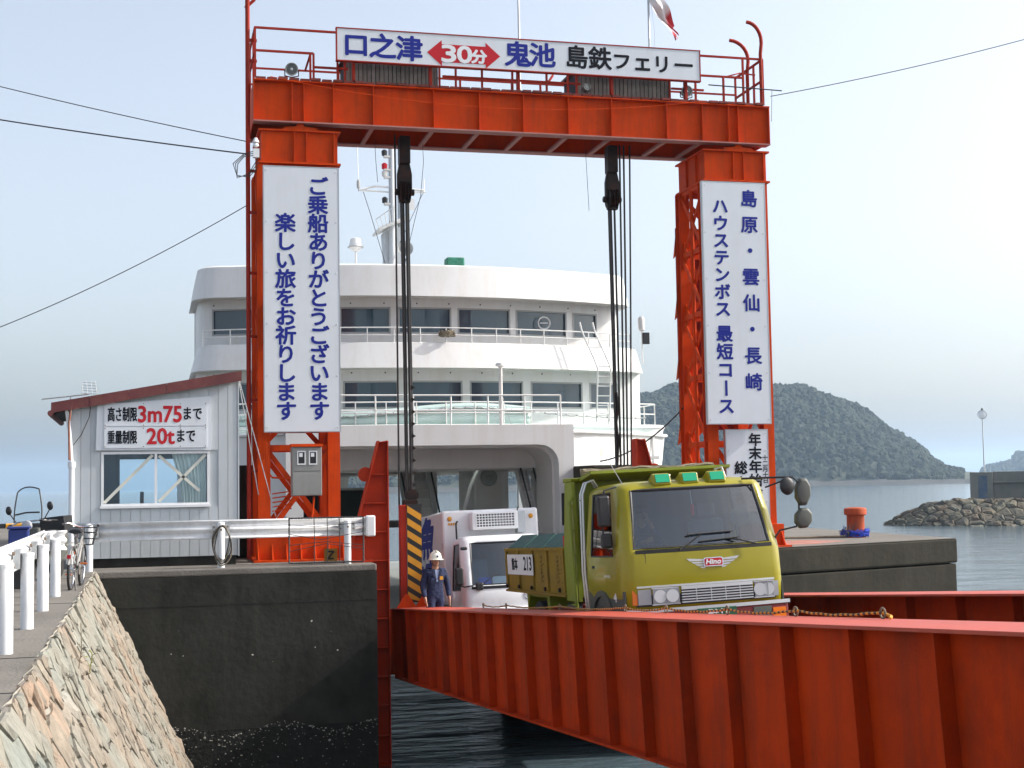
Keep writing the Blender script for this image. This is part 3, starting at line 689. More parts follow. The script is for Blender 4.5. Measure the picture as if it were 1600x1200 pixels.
# ================================================================== GANTRY
GA = thing('gantry', 'tall orange steel hoist gantry spanning the ferry ramp', 'gantry', (8.1, 30.9, 0))
BZ0, BZ1, GY0, GY1 = 9.33, 10.25, 30.0, 31.7
GX0, GX1 = 2.15, 14.06
def hsec(cx, cy, a, t, along='y'):
    h = a / 2
    P = [(-h, -h), (h, -h), (h, -h + t), (t / 2, -h + t), (t / 2, h - t), (h, h - t), (h, h), (-h, h), (-h, h - t), (-t / 2, h - t), (-t / 2, -h + t), (-h, -h + t)]
    if along == 'x': P = [(q, p) for p, q in P]
    return [(cx + p, cy + q) for p, q in P]
levels = [.5, 2.38, 3.95, 5.42, 6.92, 8.42]
def tower(x0, x1, side):
    cols = [(x0 + .13, GY0 + .13), (x1 - .13, GY0 + .13), (x0 + .13, GY1 - .13), (x1 - .13, GY1 - .13)]
    for cx, cy in cols: MB().prism(hsec(cx, cy, .26, .022), 'z', .04, 8.45).build('tower_leg', 'orange', GA)
    for z in levels:
        for y in (GY0 + .13, GY1 - .13): br('cross_strut', 'orange', GA, (x0 + .26, y, z), (x1 - .26, y, z), .12, .12)
        for x in (x0 + .13, x1 - .13): br('cross_strut', 'orange', GA, (x, GY0 + .26, z), (x, GY1 - .26, z), .12, .12)
    for i in range(len(levels) - 1):
        a, c = levels[i], levels[i + 1]
        for x in (x0 + .10, x1 - .10):
            br('diagonal_brace', 'orange', GA, (x - .03, GY0 + .2, a + .05), (x - .03, GY1 - .2, c - .05), .03, .11)
            br('diagonal_brace', 'orange', GA, (x + .03, GY0 + .2, c - .05), (x + .03, GY1 - .2, a + .05), .03, .11)
            for (yy, zz, sy) in ((GY0 + .02, a, 1), (GY1 - .02, a, -1), (GY0 + .02, c, 1), (GY1 - .02, c, -1)):
                up = 1 if zz == a else -1
                MB().prism([(yy, zz + .02 * up), (yy + sy * .52, zz + .02 * up), (yy + sy * .30, zz + .30 * up), (yy, zz + .46 * up)], 'x', x - .009, x + .009).build('gusset_plate', 'orange', GA)
        for y in (GY0 + .10, GY1 - .10):
            if i == 0 or y > 31:
                br('diagonal_brace', 'orange', GA, (x0 + .2, y - .03, a + .05), (x1 - .2, y - .03, c - .05), .03, .11)
                br('diagonal_brace', 'orange', GA, (x0 + .2, y + .03, c - .05), (x1 - .2, y + .03, a + .05), .03, .11)
    # outstanding edge plates on the seaward side of the inner face, and guide rail
    xi = x0 if side > 0 else x1
    for i in range(len(levels) - 1):
        z = levels[i]
        MB().prism([(GY1 - .02, z + .1), (GY1 + .22, z + .02), (GY1 - .02, z + .75)], 'x', xi + (.0 if side > 0 else -.02), xi + (.02 if side > 0 else 0)).build('gusset_plate', 'orange', GA)
    tb('guide_pipe', 'orange', GA, [(xi + side * .08, 30.85, .1), (xi + side * .08, 30.85, 8.4)], .05)
    bx('rear_panel', 'red', GA, x0 + .0, x1, GY1 + .02, GY1 + .06, 2.75, 7.65)
    # foot with ribs
    bx('base_plate', 'orange', GA, x0 - .12, x1 + .15, GY0 - .45, GY1 + .3, .002, .045)
    bx('base_beam', 'orange', GA, x0 - .05, x1 + .08, GY0 - .20, GY0 + .0, .047, .52); bx('base_beam', 'orange', GA, x0 - .05, x1 + .08, GY1 - .0, GY1 + .2, .047, .52)
    for k in range(7):
        x = x0 - .02 + (x1 - x0 + .04) * k / 6
        MB().prism([(GY0 - .202, .047), (GY0 - .202, .36), (GY0 - .40, .047)], 'x', x - .012, x + .012).build('foot_rib', 'orange', GA)
    # head box below the girder
    h = MB(); h.box(x0 + .10, x1, GY0 + .03, GY1 - .03, 8.50, 9.16); hd = h.build('tower_head', 'orange', GA)
    bx('head_flange', 'orange', hd, x0 + .04, x1 + .06, GY0 - .05, GY1 + .05, 8.455, 8.498); bx('head_flange', 'orange', hd, x0 + .04, x1 + .06, GY0 - .05, GY1 + .05, 9.162, 9.20)
    for x in (x0 + .80, x0 + 1.06, x1 - .08): bx('stiffener', 'orange', hd, x - .012, x + .012, GY0 - .04, GY0 + .028, 8.50, 9.16)
    for y in (GY0 + .5, GY0 + 1.1):
        for x, s in ((x0 + .10, -1), (x1, 1)): bx('stiffener', 'orange', hd, min(x, x + s * .05), max(x, x + s * .05), y - .012, y + .012, 8.50, 9.16)
    xm = x0 + .93
    MB().prism([(xm - .38, 9.202), (xm + .38, 9.202), (xm + .34, 9.25), (xm + .10, 9.27), (xm + .06, 9.328), (xm - .06, 9.328), (xm - .10, 9.27), (xm - .34, 9.25)], 'y', GY0 - .04, GY0 + .3).build('bearing_block', 'orange', GA)
    bx('bearing_block', 'orange', GA, xm - .3, xm + .3, GY1 - .4, GY1 - .1, 9.202, 9.328)
tower(2.22, 3.95, -1)
tower(12.36, 14.0, 1)
# cross girder: two plate girders, stiffeners, ties below, deck above
for y, s in ((GY0, -1), (GY1, 1)):
    gw = bx('girder_web', 'orange', GA, GX0, GX1, y - .012, y + .012, BZ0 + .03, BZ1 - .03)
    bx('top_flange', 'orange', gw, GX0, GX1, y - .14, y + .14, BZ1 - .028, BZ1); bx('bottom_flange', 'pinkred', gw, GX0, GX1, y - .14, y + .14, BZ0, BZ0 + .028)
    for x in (2.16, 2.97, 3.22, 3.85, 4.72, 6.06, 7.09, 8.1, 9.15, 10.17, 11.51, 12.38, 13.03, 13.27, 14.05):
        w = .008; bx('stiffener', 'orange', gw, x - w, x + w, min(y + s * .014, y + s * .13), max(y + s * .014, y + s * .13), BZ0 + .03, BZ1 - .03)
for x in (3.22, 4.72, 6.06, 7.09, 8.1, 9.15, 10.17, 11.51, 12.38): bx('tie_bar', 'pinkred', GA, x - .05, x + .05, GY0 + .142, GY1 - .142, BZ0 - .002, BZ0 + .05)
for x in (GX0 + .02, GX1 - .02): bx('end_plate', 'orange', GA, x - .015, x + .015, GY0 + .015, GY1 - .015, BZ0 + .05, BZ1 - .03)
bx('deck_plate', 'red', GA, GX0 + .04, GX1 - .04, GY0 + .145, GY1 - .145, BZ1 - .2, BZ1 - .16)
rnd = random.Random(4); x = GX0 + .06
while x < GX1 - .2:
    w = .235; z = BZ1 + .004; dz = rnd.uniform(0, .012); y0 = GY0 - .10 - rnd.uniform(0, .08)
    bx('deck_plank', 'plank', GA, x, x + w - .025 - rnd.uniform(0, .02), y0, GY1 + .12, z + dz, z + dz + .05); x += w
# railings on top
def railpost(x, y, z1): bx('railing_post', 'red', GA, x - .022, x + .022, y - .022, y + .022, BZ1 + .075, z1)
RY0, RY1 = GY0 + .06, GY1 - .06
for x0, x1, z in ((GX0 + .05, 3.95, 11.42), (GX0 + .05, 3.45, 10.92), (12.35, GX1 - .06, 11.42), (12.35, 13.5, 10.95), (3.45, 4.2, 10.62), (6.3, 9.5, 10.58), (11.7, 12.5, 10.60)):
    br('railing_bar', 'red', GA, (x0, RY0, z), (x1, RY0, z), .045, .045)
for x0, x1, z in ((GX0 + .05, GX1 - .06, 11.0), (GX0 + .05, GX1 - .06, 10.62)):
    br('railing_bar', 'red', GA, (x0, RY1, z), (x1, RY1, z), .04, .04)
for x in (GX0 + .05, GX1 - .06):
    for z in (11.42, 10.92): br('railing_bar', 'red', GA, (x, RY0, z), (x, RY1, z), .045, .045)
    for y in (RY0, RY0 + .5, RY1): railpost(x, y, 11.42)
for x, z in ((3.45, 10.92), (3.38, 10.9), (3.97, 11.4), (6.6, 11.3), (7.2, 10.9), (7.9, 11.3), (8.7, 10.9), (9.2, 11.3), (12.3, 11.4), (13.0, 10.95), (13.5, 11.42)): railpost(x, RY0, z)
for x in (4.2, 5.2, 7.05, 8.3, 9.0, 10.4, 11.9): railpost(x, RY1, 11.0)
br('railing_brace', 'red', GA, (3.38, RY0, 10.9), (3.3, RY0 + .3, 10.62), .035, .035); br('railing_brace', 'red', GA, (8.75, RY0, 10.6), (9.0, RY0 + .5, 10.9), .04, .04)
br('railing_bar', 'red', GA, (13.05, RY0, 10.95), (13.5, RY0 + .2, 11.12), .03, .03); br('railing_bar', 'red', GA, (13.5, RY0 + .2, 11.12), (13.9, RY0 + .2, 11.10), .03, .03)
for xb, y, zt, w in ((13.96, RY0, 12.30, .36), (13.86, RY0 + .55, 12.02, .46)):
    pts = [(xb, y, BZ1 + .08), (xb, y, zt - .75), (xb + .03, y, zt - .5)] + [(xb + .03 - w * (1 - math.cos(a)), y, zt - .45 + .45 * math.sin(a)) for a in [k * math.pi / 2 / 7 for k in range(8)]]
    tb('ladder_hook', 'red', GA, pts, .045, 8)
# long riser pole on the left with its brackets
tb('riser_pole', 'red', GA, [(2.045, 30.12, .05), (2.045, 30.12, 12.3)], .05, 10)
for z in (1.9, 3.4, 4.75, 6.1, 7.4, 8.3, 10.7, 11.15): br('pole_bracket', 'red', GA, (2.09, 30.12, z), (2.24, 30.14, z), .05, .06)
br('pole_bracket', 'red', GA, (2.0, 30.12, 11.85), (2.2, 30.12, 12.05), .05, .06)
# conduits at the left foot
tb('conduit', 'orange', GA, [(2.38, 29.78, 2.5), (2.38, 29.78, 1.9), (2.5, 29.76, 1.75), (2.86, 29.74, 1.73)], .022, 6)
tb('conduit', 'orange', GA, [(2.25, 29.72, .55), (2.6, 29.70, .60), (3.2, 29.70, .62), (3.3, 29.72, .75), (3.36, 29.74, 1.34)], .02, 6)
for k in range(5): tb('conduit', 'orange', GA, [(2.5, 29.85, 1.05 + .09 * k), (2.9, 29.83, 1.10 + .09 * k)], .014, 6)
# thin wire slung along the girder
tb('slack_wire', 'orange', GA, sag((2.5, GY0 - .16, 10.30), (12.4, GY0 - .16, 10.28), .42, 24), .007, 5)

# ---- things standing on the girder
def winch_house(x0, x1, label):
    o = thing('winch_house', label, 'winch house', ((x0 + x1) / 2, 30.8, BZ1 + .07), 'winch houses on the girder')
    z0, z1, y0, y1 = BZ1 + .07, 11.02, GY0 + .28, GY1 - .25
    bx('casing', 'dark_in', o, x0 + .03, x1 - .03, y0 + .04, y1, z0, z1 - .04)
    bx('lid', 'slat', o, x0 - .05, x1 + .05, y0 - .05, y1 + .05, z1 - .04, z1 + .01)
    n = 22
    for i in range(n):
        a = x0 + (x1 - x0) * i / n; bx('slat', 'slat', o, a + .008, a + (x1 - x0) / n - .008, y0, y0 + .03, z0 + .02, z1 - .045)
    for x in (x0 - .04, x1 + .01): bx('corner_post', 'red', o, x, x + .04, y0 - .01, y0 + .05, z0, z1 - .042)
winch_house(4.18, 6.25, 'dark slatted winch house left of centre on the girder')
winch_house(9.5, 11.72, 'dark slatted winch house right of centre on the girder')
def floodlight(x, z, r, label, turn):
    o = thing('floodlight', label, 'floodlight', (x, GY0 - .02, BZ1 + .07), 'floodlights on the girder', rot=(0, 0, turn))
    h = z - BZ1 - .07
    MB().lathe([(r * .35, .24), (r * .75, .16), (r, .0), (r * 1.08, -.01), (r * 1.08, -.03), (r * .90, -.03), (r * .86, .0)], (0, 0, h), 20, axis='y').build('housing', 'greybox', o, smooth=True)
    MB().lathe([(r * .95, -.012), (r * .5, .03), (.01, .05)], (0, 0, h), 20, axis='y').build('lens', 'lamp_glass', o, smooth=True)
    MB().ball((0, .0, h), r * .26, 8).build('bulb', 'postwhite', o)
    tb('yoke', 'greasy', o, [(-r * 1.12, .05, h), (-r * 1.12, .05, h - r * 1.0), (0, .05, h - r * 1.25), (r * 1.12, .05, h - r * 1.0), (r * 1.12, .05, h)], .014, 6)
    bx('foot', 'greasy', o, -.04, .04, .01, .09, .0, max(.03, h - r * 1.2))
    return o
floodlight(2.97, 10.52, .13, 'round floodlight on the left end of the girder', -.1)
floodlight(9.62, 10.50, .08, 'small floodlight in front of the slatted winch house', .2)
floodlight(12.05, 10.53, .125, 'round floodlight near the right end of the girder', -.05)
def flagpole(x, top, label):
    o = MB().tube([(x, 30.9, BZ1 + .06), (x, 30.9, top)], .028, 8).build('flagpole', 'galv', None, smooth=True); tag(o, label, 'flagpole', 'flagpoles above the route sign'); return o
flagpole(8.30, 13.6, 'bare thin flagpole rising above the middle of the route sign')
flagpole(11.50, 14.2, 'flagpole carrying the torn flag')
# torn flag
m, t, b, N, L = _nt('worn_flag_cloth'); g = N('ShaderNodeTexCoord'); sp = N('ShaderNodeSeparateXYZ'); L(g.outputs['UV'], sp.inputs[0])
r = N('ShaderNodeValToRGB'); r.color_ramp.elements[0].position = .66; r.color_ramp.elements[1].position = .78
r.color_ramp.elements[0].color = (.80, .74, .74, 1); r.color_ramp.elements[1].color = (.52, .06, .07, 1); L(sp.outputs[0], r.inputs['Fac']); L(r.outputs['Color'], b.inputs['Base Color']); b.inputs['Roughness'].default_value = .9
M['flag'] = m
fl = MB(); rows = []; uv = []; rnd = random.Random(8); nu, nv = 26, 14
for i in range(nu):
    u = i / (nu - 1); row = []
    for k in range(nv):
        v = k / (nv - 1)
        x = 11.52 + .66 * u + .05 * math.sin(v * 7 + u * 3); z = 13.55 - 1.15 * u - .80 * v * (1 - .50 * u) + .04 * math.sin(u * 9 + v * 4); y = 30.9 + .10 * math.sin(u * 8 + v * 5) + .06 * math.sin(v * 11)
        row.append((x, y, z)); uv.append((u, v))
    rows.append(row)
fl.strip(rows)
fl.f = [f for q, f in enumerate(fl.f) if not ((q // (nv - 1)) > nu - 7 and ((q % (nv - 1)) in (3, 4, 8) or ((q % (nv - 1)) == 11 and (q // (nv - 1)) > nu - 4) or ((q % (nv - 1)) in (2, 5, 9) and (q // (nv - 1)) > nu - 4)))]
fo = fl.build('flag', 'flag', None, smooth=True, recalc=False); tag(fo, 'tattered faded white and red flag blowing above the route sign', 'flag')
ul = fo.data.uv_layers.new(); 
for lp in fo.data.loops: ul.data[lp.index].uv = uv[lp.vertex_index]
tb('halyard', 'galv', fo, [(11.55, 30.9, 13.0), (11.64, 30.9, 12.2), (11.60, 30.9, 11.3)], .004, 4)

# ---- route banner
RS = thing('route_sign', 'long white banner sign with route names and red double arrow', 'sign', (8.1, 29.75, 10.72))
bx('panel', 'white', RS, 3.93, 12.29, 29.76, 29.86, 10.73, 11.42)
fr = MB(); fr.box(3.90, 12.32, 29.75, 29.87, 11.422, 11.445).box(3.90, 12.32, 29.75, 29.87, 10.705, 10.728).box(3.905, 3.928, 29.75, 29.87, 10.729, 11.421).box(12.292, 12.315, 29.75, 29.87, 10.729, 11.421)
fr.build('frame', 'red', RS)
for x in (4.3, 6.0, 8.0, 10.2, 12.0): bx('support', 'red', RS, x - .03, x + .03, 29.88, 30.0, 10.32, 11.3)
yl = 29.757
lettering([('口', 4.09, 4.58, 10.84, 11.30, 'em'), ('之', 4.66, 5.17, 10.82, 11.32, 'em'), ('津', 5.25, 5.76, 10.80, 11.31, 'em'), ('鬼', 7.69, 8.22, 10.82, 11.34, 'em'), ('池', 8.27, 8.79, 10.84, 11.34, 'em')], yl, 'blue_text', RS, .018)
ar = MB(); zc = 11.01
ar.prism([(5.90, zc), (6.23, zc + .29), (6.23, zc + .20), (7.22, zc + .20), (7.22, zc + .29), (7.55, zc), (7.22, zc - .29), (7.22, zc - .20), (6.23, zc - .20), (6.23, zc - .29)], 'y', 29.7555, 29.7595)
ar.build('arrow', 'red_text', RS)
lettering([('3', 6.23, 6.54, 10.82, 11.19, 'fit'), ('0', 6.58, 6.90, 10.82, 11.19, 'fit'), ('分', 6.91, 7.22, 10.83, 11.11, 'em')], 29.754, 'white_text', RS, .016)
lettering([('島', 9.10, 9.56, 10.86, 11.34, 'em'), ('鉄', 9.64, 10.12, 10.86, 11.34, 'em'), ('フ', 10.20, 10.60, 10.88, 11.25, 'em'), ('ェ', 10.70, 11.10, 10.86, 11.30, 'em'), ('リ', 11.18, 11.56, 10.86, 11.25, 'em'), ('ー', 11.68, 12.12, 10.88, 11.24, 'em')], yl, 'black_text', RS, .014)
# ---- tower signboards
def board(name, label, x0, x1, z0, z1, y=29.60):
    o = thing(name, label, 'sign', ((x0 + x1) / 2, y, z0))
    bx('panel', 'white', o, x0 + .02, x1 - .02, y + .004, y + .10, z0 + .02, z1 - .02)
    f = MB(); f.box(x0, x1, y, y + .11, z1 - .018, z1).box(x0, x1, y, y + .11, z0, z0 + .018).box(x0, x0 + .018, y, y + .11, z0 + .019, z1 - .019).box(x1 - .018, x1, y, y + .11, z0 + .019, z1 - .019)
    f.build('frame', 'board_edge', o)
    for xb in (x0 + .07, x1 - .07):
        for k in range(6): MB().lathe([(.016, .003), (.016, -.004), (.008, -.008)], (xb, y + .002, z0 + .1 + (z1 - z0 - .2) * k / 5), 6, axis='y').build('bolt', 'galv', o)
    for z in (z0 + .5, (z0 + z1) / 2, z1 - .5): bx('bracket', 'red', o, x0 + .2, x1 - .2, y + .112, GY0 - .002, z - .04, z + .04)
    return o
def column(s, xc, ztop, zbot, size, o, y, m_, bold, modes=None):
    n = len(s); items = []
    for i, ch in enumerate(s):
        if ch == ' ': continue
        zc_ = ztop - (ztop - zbot) * (i + .5) / n
        items.append((ch, xc - size / 2, xc + size / 2, zc_ - size / 2, zc_ + size / 2, 'rot' if ch == 'ー' else 'em'))
    return lettering(items, y, m_, o, bold)
S1 = board('welcome_sign', 'tall white sign with two columns of blue lettering on the left tower', 2.32, 3.92, 2.69, 8.32)
column('ご乗船ありがとうございます', 3.47, 8.10, 2.93, .37, S1, 29.601, 'blue_text', .013)
column('楽しい旅をお祈りします', 2.78, 7.30, 2.93, .37, S1, 29.601, 'blue_text', .013)
S2 = board('destination_sign', 'tall white sign with two columns of blue lettering on the right tower', 12.20, 13.76, 2.80, 8.36)
column('島原・雲仙・長崎', 13.35, 8.28, 3.45, .36, S2, 29.601, 'blue_text', .012)
column('ハウステンボス', 12.64, 7.98, 5.22, .33, S2, 29.601, 'blue_text', .013)
column('最短コース', 12.66, 5.06, 3.00, .34, S2, 29.601, 'blue_text', .013)
S3 = board('notice_board', 'smaller white notice board below the right tower sign with black lettering', 12.69, 13.74, .55, 2.69, 29.78)
column('年末年始輸送', 13.41, 2.60, .75, .27, S3, 29.781, 'black_text', .010)
column('総点検', 13.05, 1.98, .95, .27, S3, 29.781, 'black_text', .010)
column('十二月十日', 13.65, 2.10, 1.45, .12, S3, 29.781, 'black_text', .003)
# ---- control cabinet
CC = thing('control_cabinet', 'grey electrical control cabinet with two meter windows on the left tower', 'cabinet', (3.2, 29.6, 1.3))
bx('box', 'greybox', CC, 2.88, 3.50, 29.50, 29.80, 1.36, 2.38, bevel=.012)
bx('door', 'greybox', CC, 2.90, 3.48, 29.485, 29.498, 1.38, 1.86); bx('door', 'greybox', CC, 2.90, 3.48, 29.485, 29.498, 1.88, 2.36)
bx('hood', 'orange', CC, 2.86, 3.52, 29.44, 29.82, 2.382, 2.44)
for x in (3.0, 3.24):
    w = bx('meter_window', 'black', CC, x, x + .15, 29.475, 29.484, 2.02, 2.28)
    f = MB(); f.box(x - .012, x + .162, 29.468, 29.476, 2.27, 2.295).box(x - .012, x + .162, 29.468, 29.476, 2.005, 2.03).box(x - .012, x + .01, 29.468, 29.476, 2.03, 2.27).box(x + .14, x + .162, 29.468, 29.476, 2.03, 2.27); f.build('bezel', 'postwhite', w)
    bx('dial', 'postwhite', w, x + .03, x + .10, 29.470, 29.474, 2.17, 2.25)
for x in (2.95, 3.4): bx('mount', 'orange', CC, x - .03, x + .03, 29.802, GY0 - .21, 1.5, 2.2)

# ---- hoisting tackle: block, wire ropes, lower shackle
def tackle(label, x, ropes, zb, extra):
    o = thing('hoist_tackle', label, 'hoist', (x, 30.8, zb))
    y = 30.8
    bx('upper_block', 'greasy', o, x - .12, x + .12, y - .16, y + .16, 8.72, 9.36, bevel=.03)
    MB().prism([(x - .12, 8.73), (x - .165, 8.5), (x - .165, 8.12), (x - .12, 7.86), (x + .12, 7.86), (x + .165, 8.12), (x + .165, 8.5), (x + .12, 8.73)], 'y', y - .07, y + .07).build('cheek_plate', 'greasy', o, bevel=.015)
    for dx in (-.08, .0, .08):
        MB().lathe([(.05, -.03), (.23, -.03), (.19, 0), (.23, .03), (.05, .03)], (x + dx, y, 8.12), 24, axis='x').build('sheave', 'greasy', o)
    MB().lathe([(.06, -.22), (.075, -.21), (.075, .21), (.06, .22)], (x, y, 8.10), 12, axis='x').build('axle', 'greasy', o)
    for (xt, xb, zt, r, yy) in ropes: tb('wire_rope', 'rope', o, [(xt, y + yy, zt), ((xt + xb) / 2 + .004, y + yy, (zt + zb) / 2), (xb, y + yy, zb)], r * 1.25, 6)
    for f in extra: f(o, y)
    return o
def clampsL(o, y):
    for k in range(9): MB().prism([(5.66, 1.5 + k * .27), (5.74, 1.55 + k * .27), (5.66, 1.60 + k * .27)], 'y', y - .02, y + .02).build('rope_clamp', 'greasy', o)
    MB().lathe([(.03, -.05), (.14, -.05), (.11, 0), (.14, .05), (.03, .05)], (5.64, y, 1.32), 20, axis='y').build('lower_sheave', 'greasy', o)
    bx('lower_block', 'greasy', o, 5.42, 5.76, y - .09, y + .09, 1.02, 1.22, bevel=.02)
tackle('hoist block and dark wire ropes on the left side of the ramp', 5.55, [(5.34, 5.35, 9.4, .017, 0), (5.47, 5.52, 8.0, .022, 0), (5.53, 5.55, 8.0, .022, .06), (5.59, 5.63, 8.0, .026, 0), (5.63, 5.67, 8.0, .026, .05)], 1.05, [clampsL])
def clampsR(o, y):
    tb('tie_chain', 'greasy', o, [(10.45, y, 3.6), (10.48, y, 3.2), (10.43, y, 2.9), (10.47, y, 2.5), (10.44, y, 2.0)], .03, 6)
    bx('lower_block', 'greasy', o, 10.34, 10.86, y - .1, y + .1, 1.55, 1.85, bevel=.02)
tackle('hoist block and fan of dark wire ropes on the right side of the ramp', 10.45, [(10.36, 10.41, 8.0, .020, 0), (10.43, 10.46, 8.0, .020, .05), (10.50, 10.52, 8.0, .020, 0), (10.66, 10.60, 9.4, .018, 0), (10.76, 10.68, 9.4, .018, 0), (10.91, 10.77, 9.4, .016, 0)], 1.6, [clampsR])
for i, (x, z) in enumerate(((4.95, 8.4), (6.05, 8.1), (9.95, 7.9))):
    o = MB().tube([(x, 31.2, 9.35), (x + .02, 31.2, 8.9), (x + .06 * (-1) ** i, 31.2, z)], .006, 5).build('loose_wire', 'rope', None); tag(o, ['thin loose wire hanging left of the left hoist', 'thin loose wire hanging right of the left hoist', 'thin loose wire hanging beside the right hoist block'][i], 'wire')
# ---- overhead cables
def cable(label, p0, p1, drop, r=.012):
    o = MB().tube(sag(p0, p1, drop, 40), r, 5).build('overhead_cable', 'rope', None, smooth=True); tag(o, label, 'cable'); return o
cable('upper overhead cable running left from the gantry pole', (2.02, 30.1, 8.93), (-19, 41.7, 17.3), .5, .011)
cable('thick overhead cable second from the top, left of the gantry pole', (2.02, 30.1, 8.66), (-19, 41.7, 14.78), .4, .016)
cable('lowest overhead cable sagging left from the gantry pole', (2.02, 30.1, 7.55), (-8.4, 36, 3.89), .5, .010)
cable('overhead cable rising to the right from the gantry end', (14.3, 30.3, 10.62), (32.4, 26.4, 16.27), .6, .010)
o = MB().tube([(12.6, 30.0, 10.72), (14.45, 30.0, 10.68)], .014, 6).tube([(14.2, 30.0, 10.69), (14.12, 29.9, 9.9)], .006, 5).build('cable_arm', 'black', GA)
CJ = thing('cable_insulators', 'white insulators with looped wires on the gantry pole', 'insulator', (2.1, 30.0, 8.6))
MB().lathe([(.03, 0), (.07, .02), (.05, .08), (.08, .10), (.05, .16), (.03, .2)], (2.2, 29.95, 8.78), 12).build('insulator', 'postwhite', CJ, smooth=True); bx('junction_box', 'postwhite', CJ, 2.14, 2.27, 29.9, 30.0, 8.55, 8.74)
for k in range(3): tb('loop', 'rope', CJ, [(2.2, 29.93, 8.7 - .05 * k), (1.95, 29.93, 8.62 - .03 * k), (1.72 + .05 * k, 29.93, 8.4), (1.8, 29.93, 8.15 - .03 * k), (2.05, 29.93, 8.12 + .04 * k), (2.25, 29.93, 8.35 + .1 * k)], .010, 5)
for i, (p, q) in enumerate((((1.80, 29.35, 3.75), (2.55, 29.6, .95)), ((1.80, 29.4, 3.70), (2.2, 29.6, 1.4)))):
    o = MB().tube([p, q], .010, 5).build('guy_wire', 'galv', None); tag(o, ['pale guy wire slanting from the hut roof to the tower foot', 'shorter guy wire from the hut roof to the tower'][i], 'wire')
# ================================================================== RAMP BRIDGE
SL = .0747; HY0 = 4.3; HZ = .61 - SL * (HY0 - 7.52); XF = .024   # slope and cross-fall
def zg(y, x=5.2): return HZ - SL * (y - HY0) + XF * (x - 5.2)        # world height of the girder tops
def zd(y, x=7.3): return zg(y, x) - .70                              # world height of the roadway
RB = thing('ramp_bridge', 'orange red steel ramp bridge sloping down to the ferry', 'bridge', (5.22, HY0, HZ), rot=(-math.atan(SL), -XF, 0))
LN = 26.3
def girder(xc, side, far):
    fa, fb = (xc - .15, xc + .53) if not far else (xc - .53, xc + .15)
    w = bx('girder_web', 'bridge', RB, xc - .012, xc + .012, 0, LN, -1.47, -.03)
    bx('top_flange', 'bridgesheen', w, fa, fb, -.01, LN + .01, -.029, 0, bevel=.004); bx('bottom_flange', 'bridge', w, xc - .15, xc + .15, -.01, LN + .01, -1.50, -1.471)
    k = 0; y = 8.56 - HY0
    ys = []
    while y > .4: y -= 1.205
    while y < LN - .2: y += 1.205; ys.append(y)
    for y in ys:
        for s in (-1, 1): bx('stiffener', 'bridge', w, min(xc + s * .014, xc + s * .135), max(xc + s * .014, xc + s * .135), y - .009, y + .009, -1.47, -.031)
    bx('end_plate', 'bridge', w, xc - .15, xc + .15, LN + .012, LN + .03, -1.5, 0)
    # longitudinal weld splice plates
    for y in (ys[5] + .5, ys[13] + .5): bx('splice_plate', 'bridge', w, xc + side * .014 - .004, xc + side * .014 + .004, y - .35, y + .35, -1.2, -.25)
girder(0, -1, False); girder(4.62, 1, True)
M['roadway'] = mat('worn_steel_roadway', (.14, .10, .085), .7, var=.3, scale=2, dirt=((.09, .085, .08), .7, 1.5), bump=.3, bscale=40)
bx('roadway', 'roadway', RB, .02, 4.60, 0, LN + .3, -.76, -.70)
for k in range(13): bx('cross_beam', 'bridge', RB, .02, 4.60, 1 + k * 2 - .06, 1 + k * 2 + .06, -1.3, -.762)
bx('end_flap', 'roadway', RB, .28, 4.28, LN + .35, LN + 3.4, -.77, -.72)
# low landing wedge at the shore end
lw = MB().prism([(-4.0, .004), (HY0 + .0, .004), (HY0 + .0, zd(HY0) - .01)], 'x', 5.3, 9.7).build('landing_wedge', 'concrete'); struct(lw)
# ---- yellow and black barrier rope on hooks along the near girder
hy = [24.4, 22.75, 19.6, 16.7, 15.27, 13.5, 11.92, 10.33]
CH = thing('barrier_rope', 'yellow and black barrier rope hung on hooks along the near girder', 'rope', (5.3, 15, zg(15)))
xr = 5.72; ybeads, kbeads = MB(), MB(); cnt = 0
for i in range(len(hy) - 1):
    a, c = hy[i], hy[i + 1]; n = max(8, int((a - c) / .045))
    P = [Vector((xr, a + (c - a) * k / n, zg(a + (c - a) * k / n, xr) + .052 - .030 * math.sin(math.pi * k / n) + .003 * math.sin(k * .7))) for k in range(n + 1)]
    for k in range(n): (ybeads if cnt % 2 else kbeads).tube([P[k], P[k + 1]], .012, 6); cnt += 1
stuff(ybeads.build('yellow_strands', 'yellow', CH)); stuff(kbeads.build('black_strands', 'rope', CH))
for y in hy:
    MB().tube([(xr, y + .042 * math.cos(a), zg(y, xr) + .045 + .042 * math.sin(a)) for a in [k * .52 for k in range(12)]], .009, 6, closed=True).build('hook', 'hemp', CH, smooth=True)
tb('rope_tail', 'yellow', CH, [(xr, 10.33, zg(10.33) + .06), (xr + .03, 10.25, zg(10.25) + .03), (xr - .02, 10.18, zg(10.18) + .015)], .014, 6)
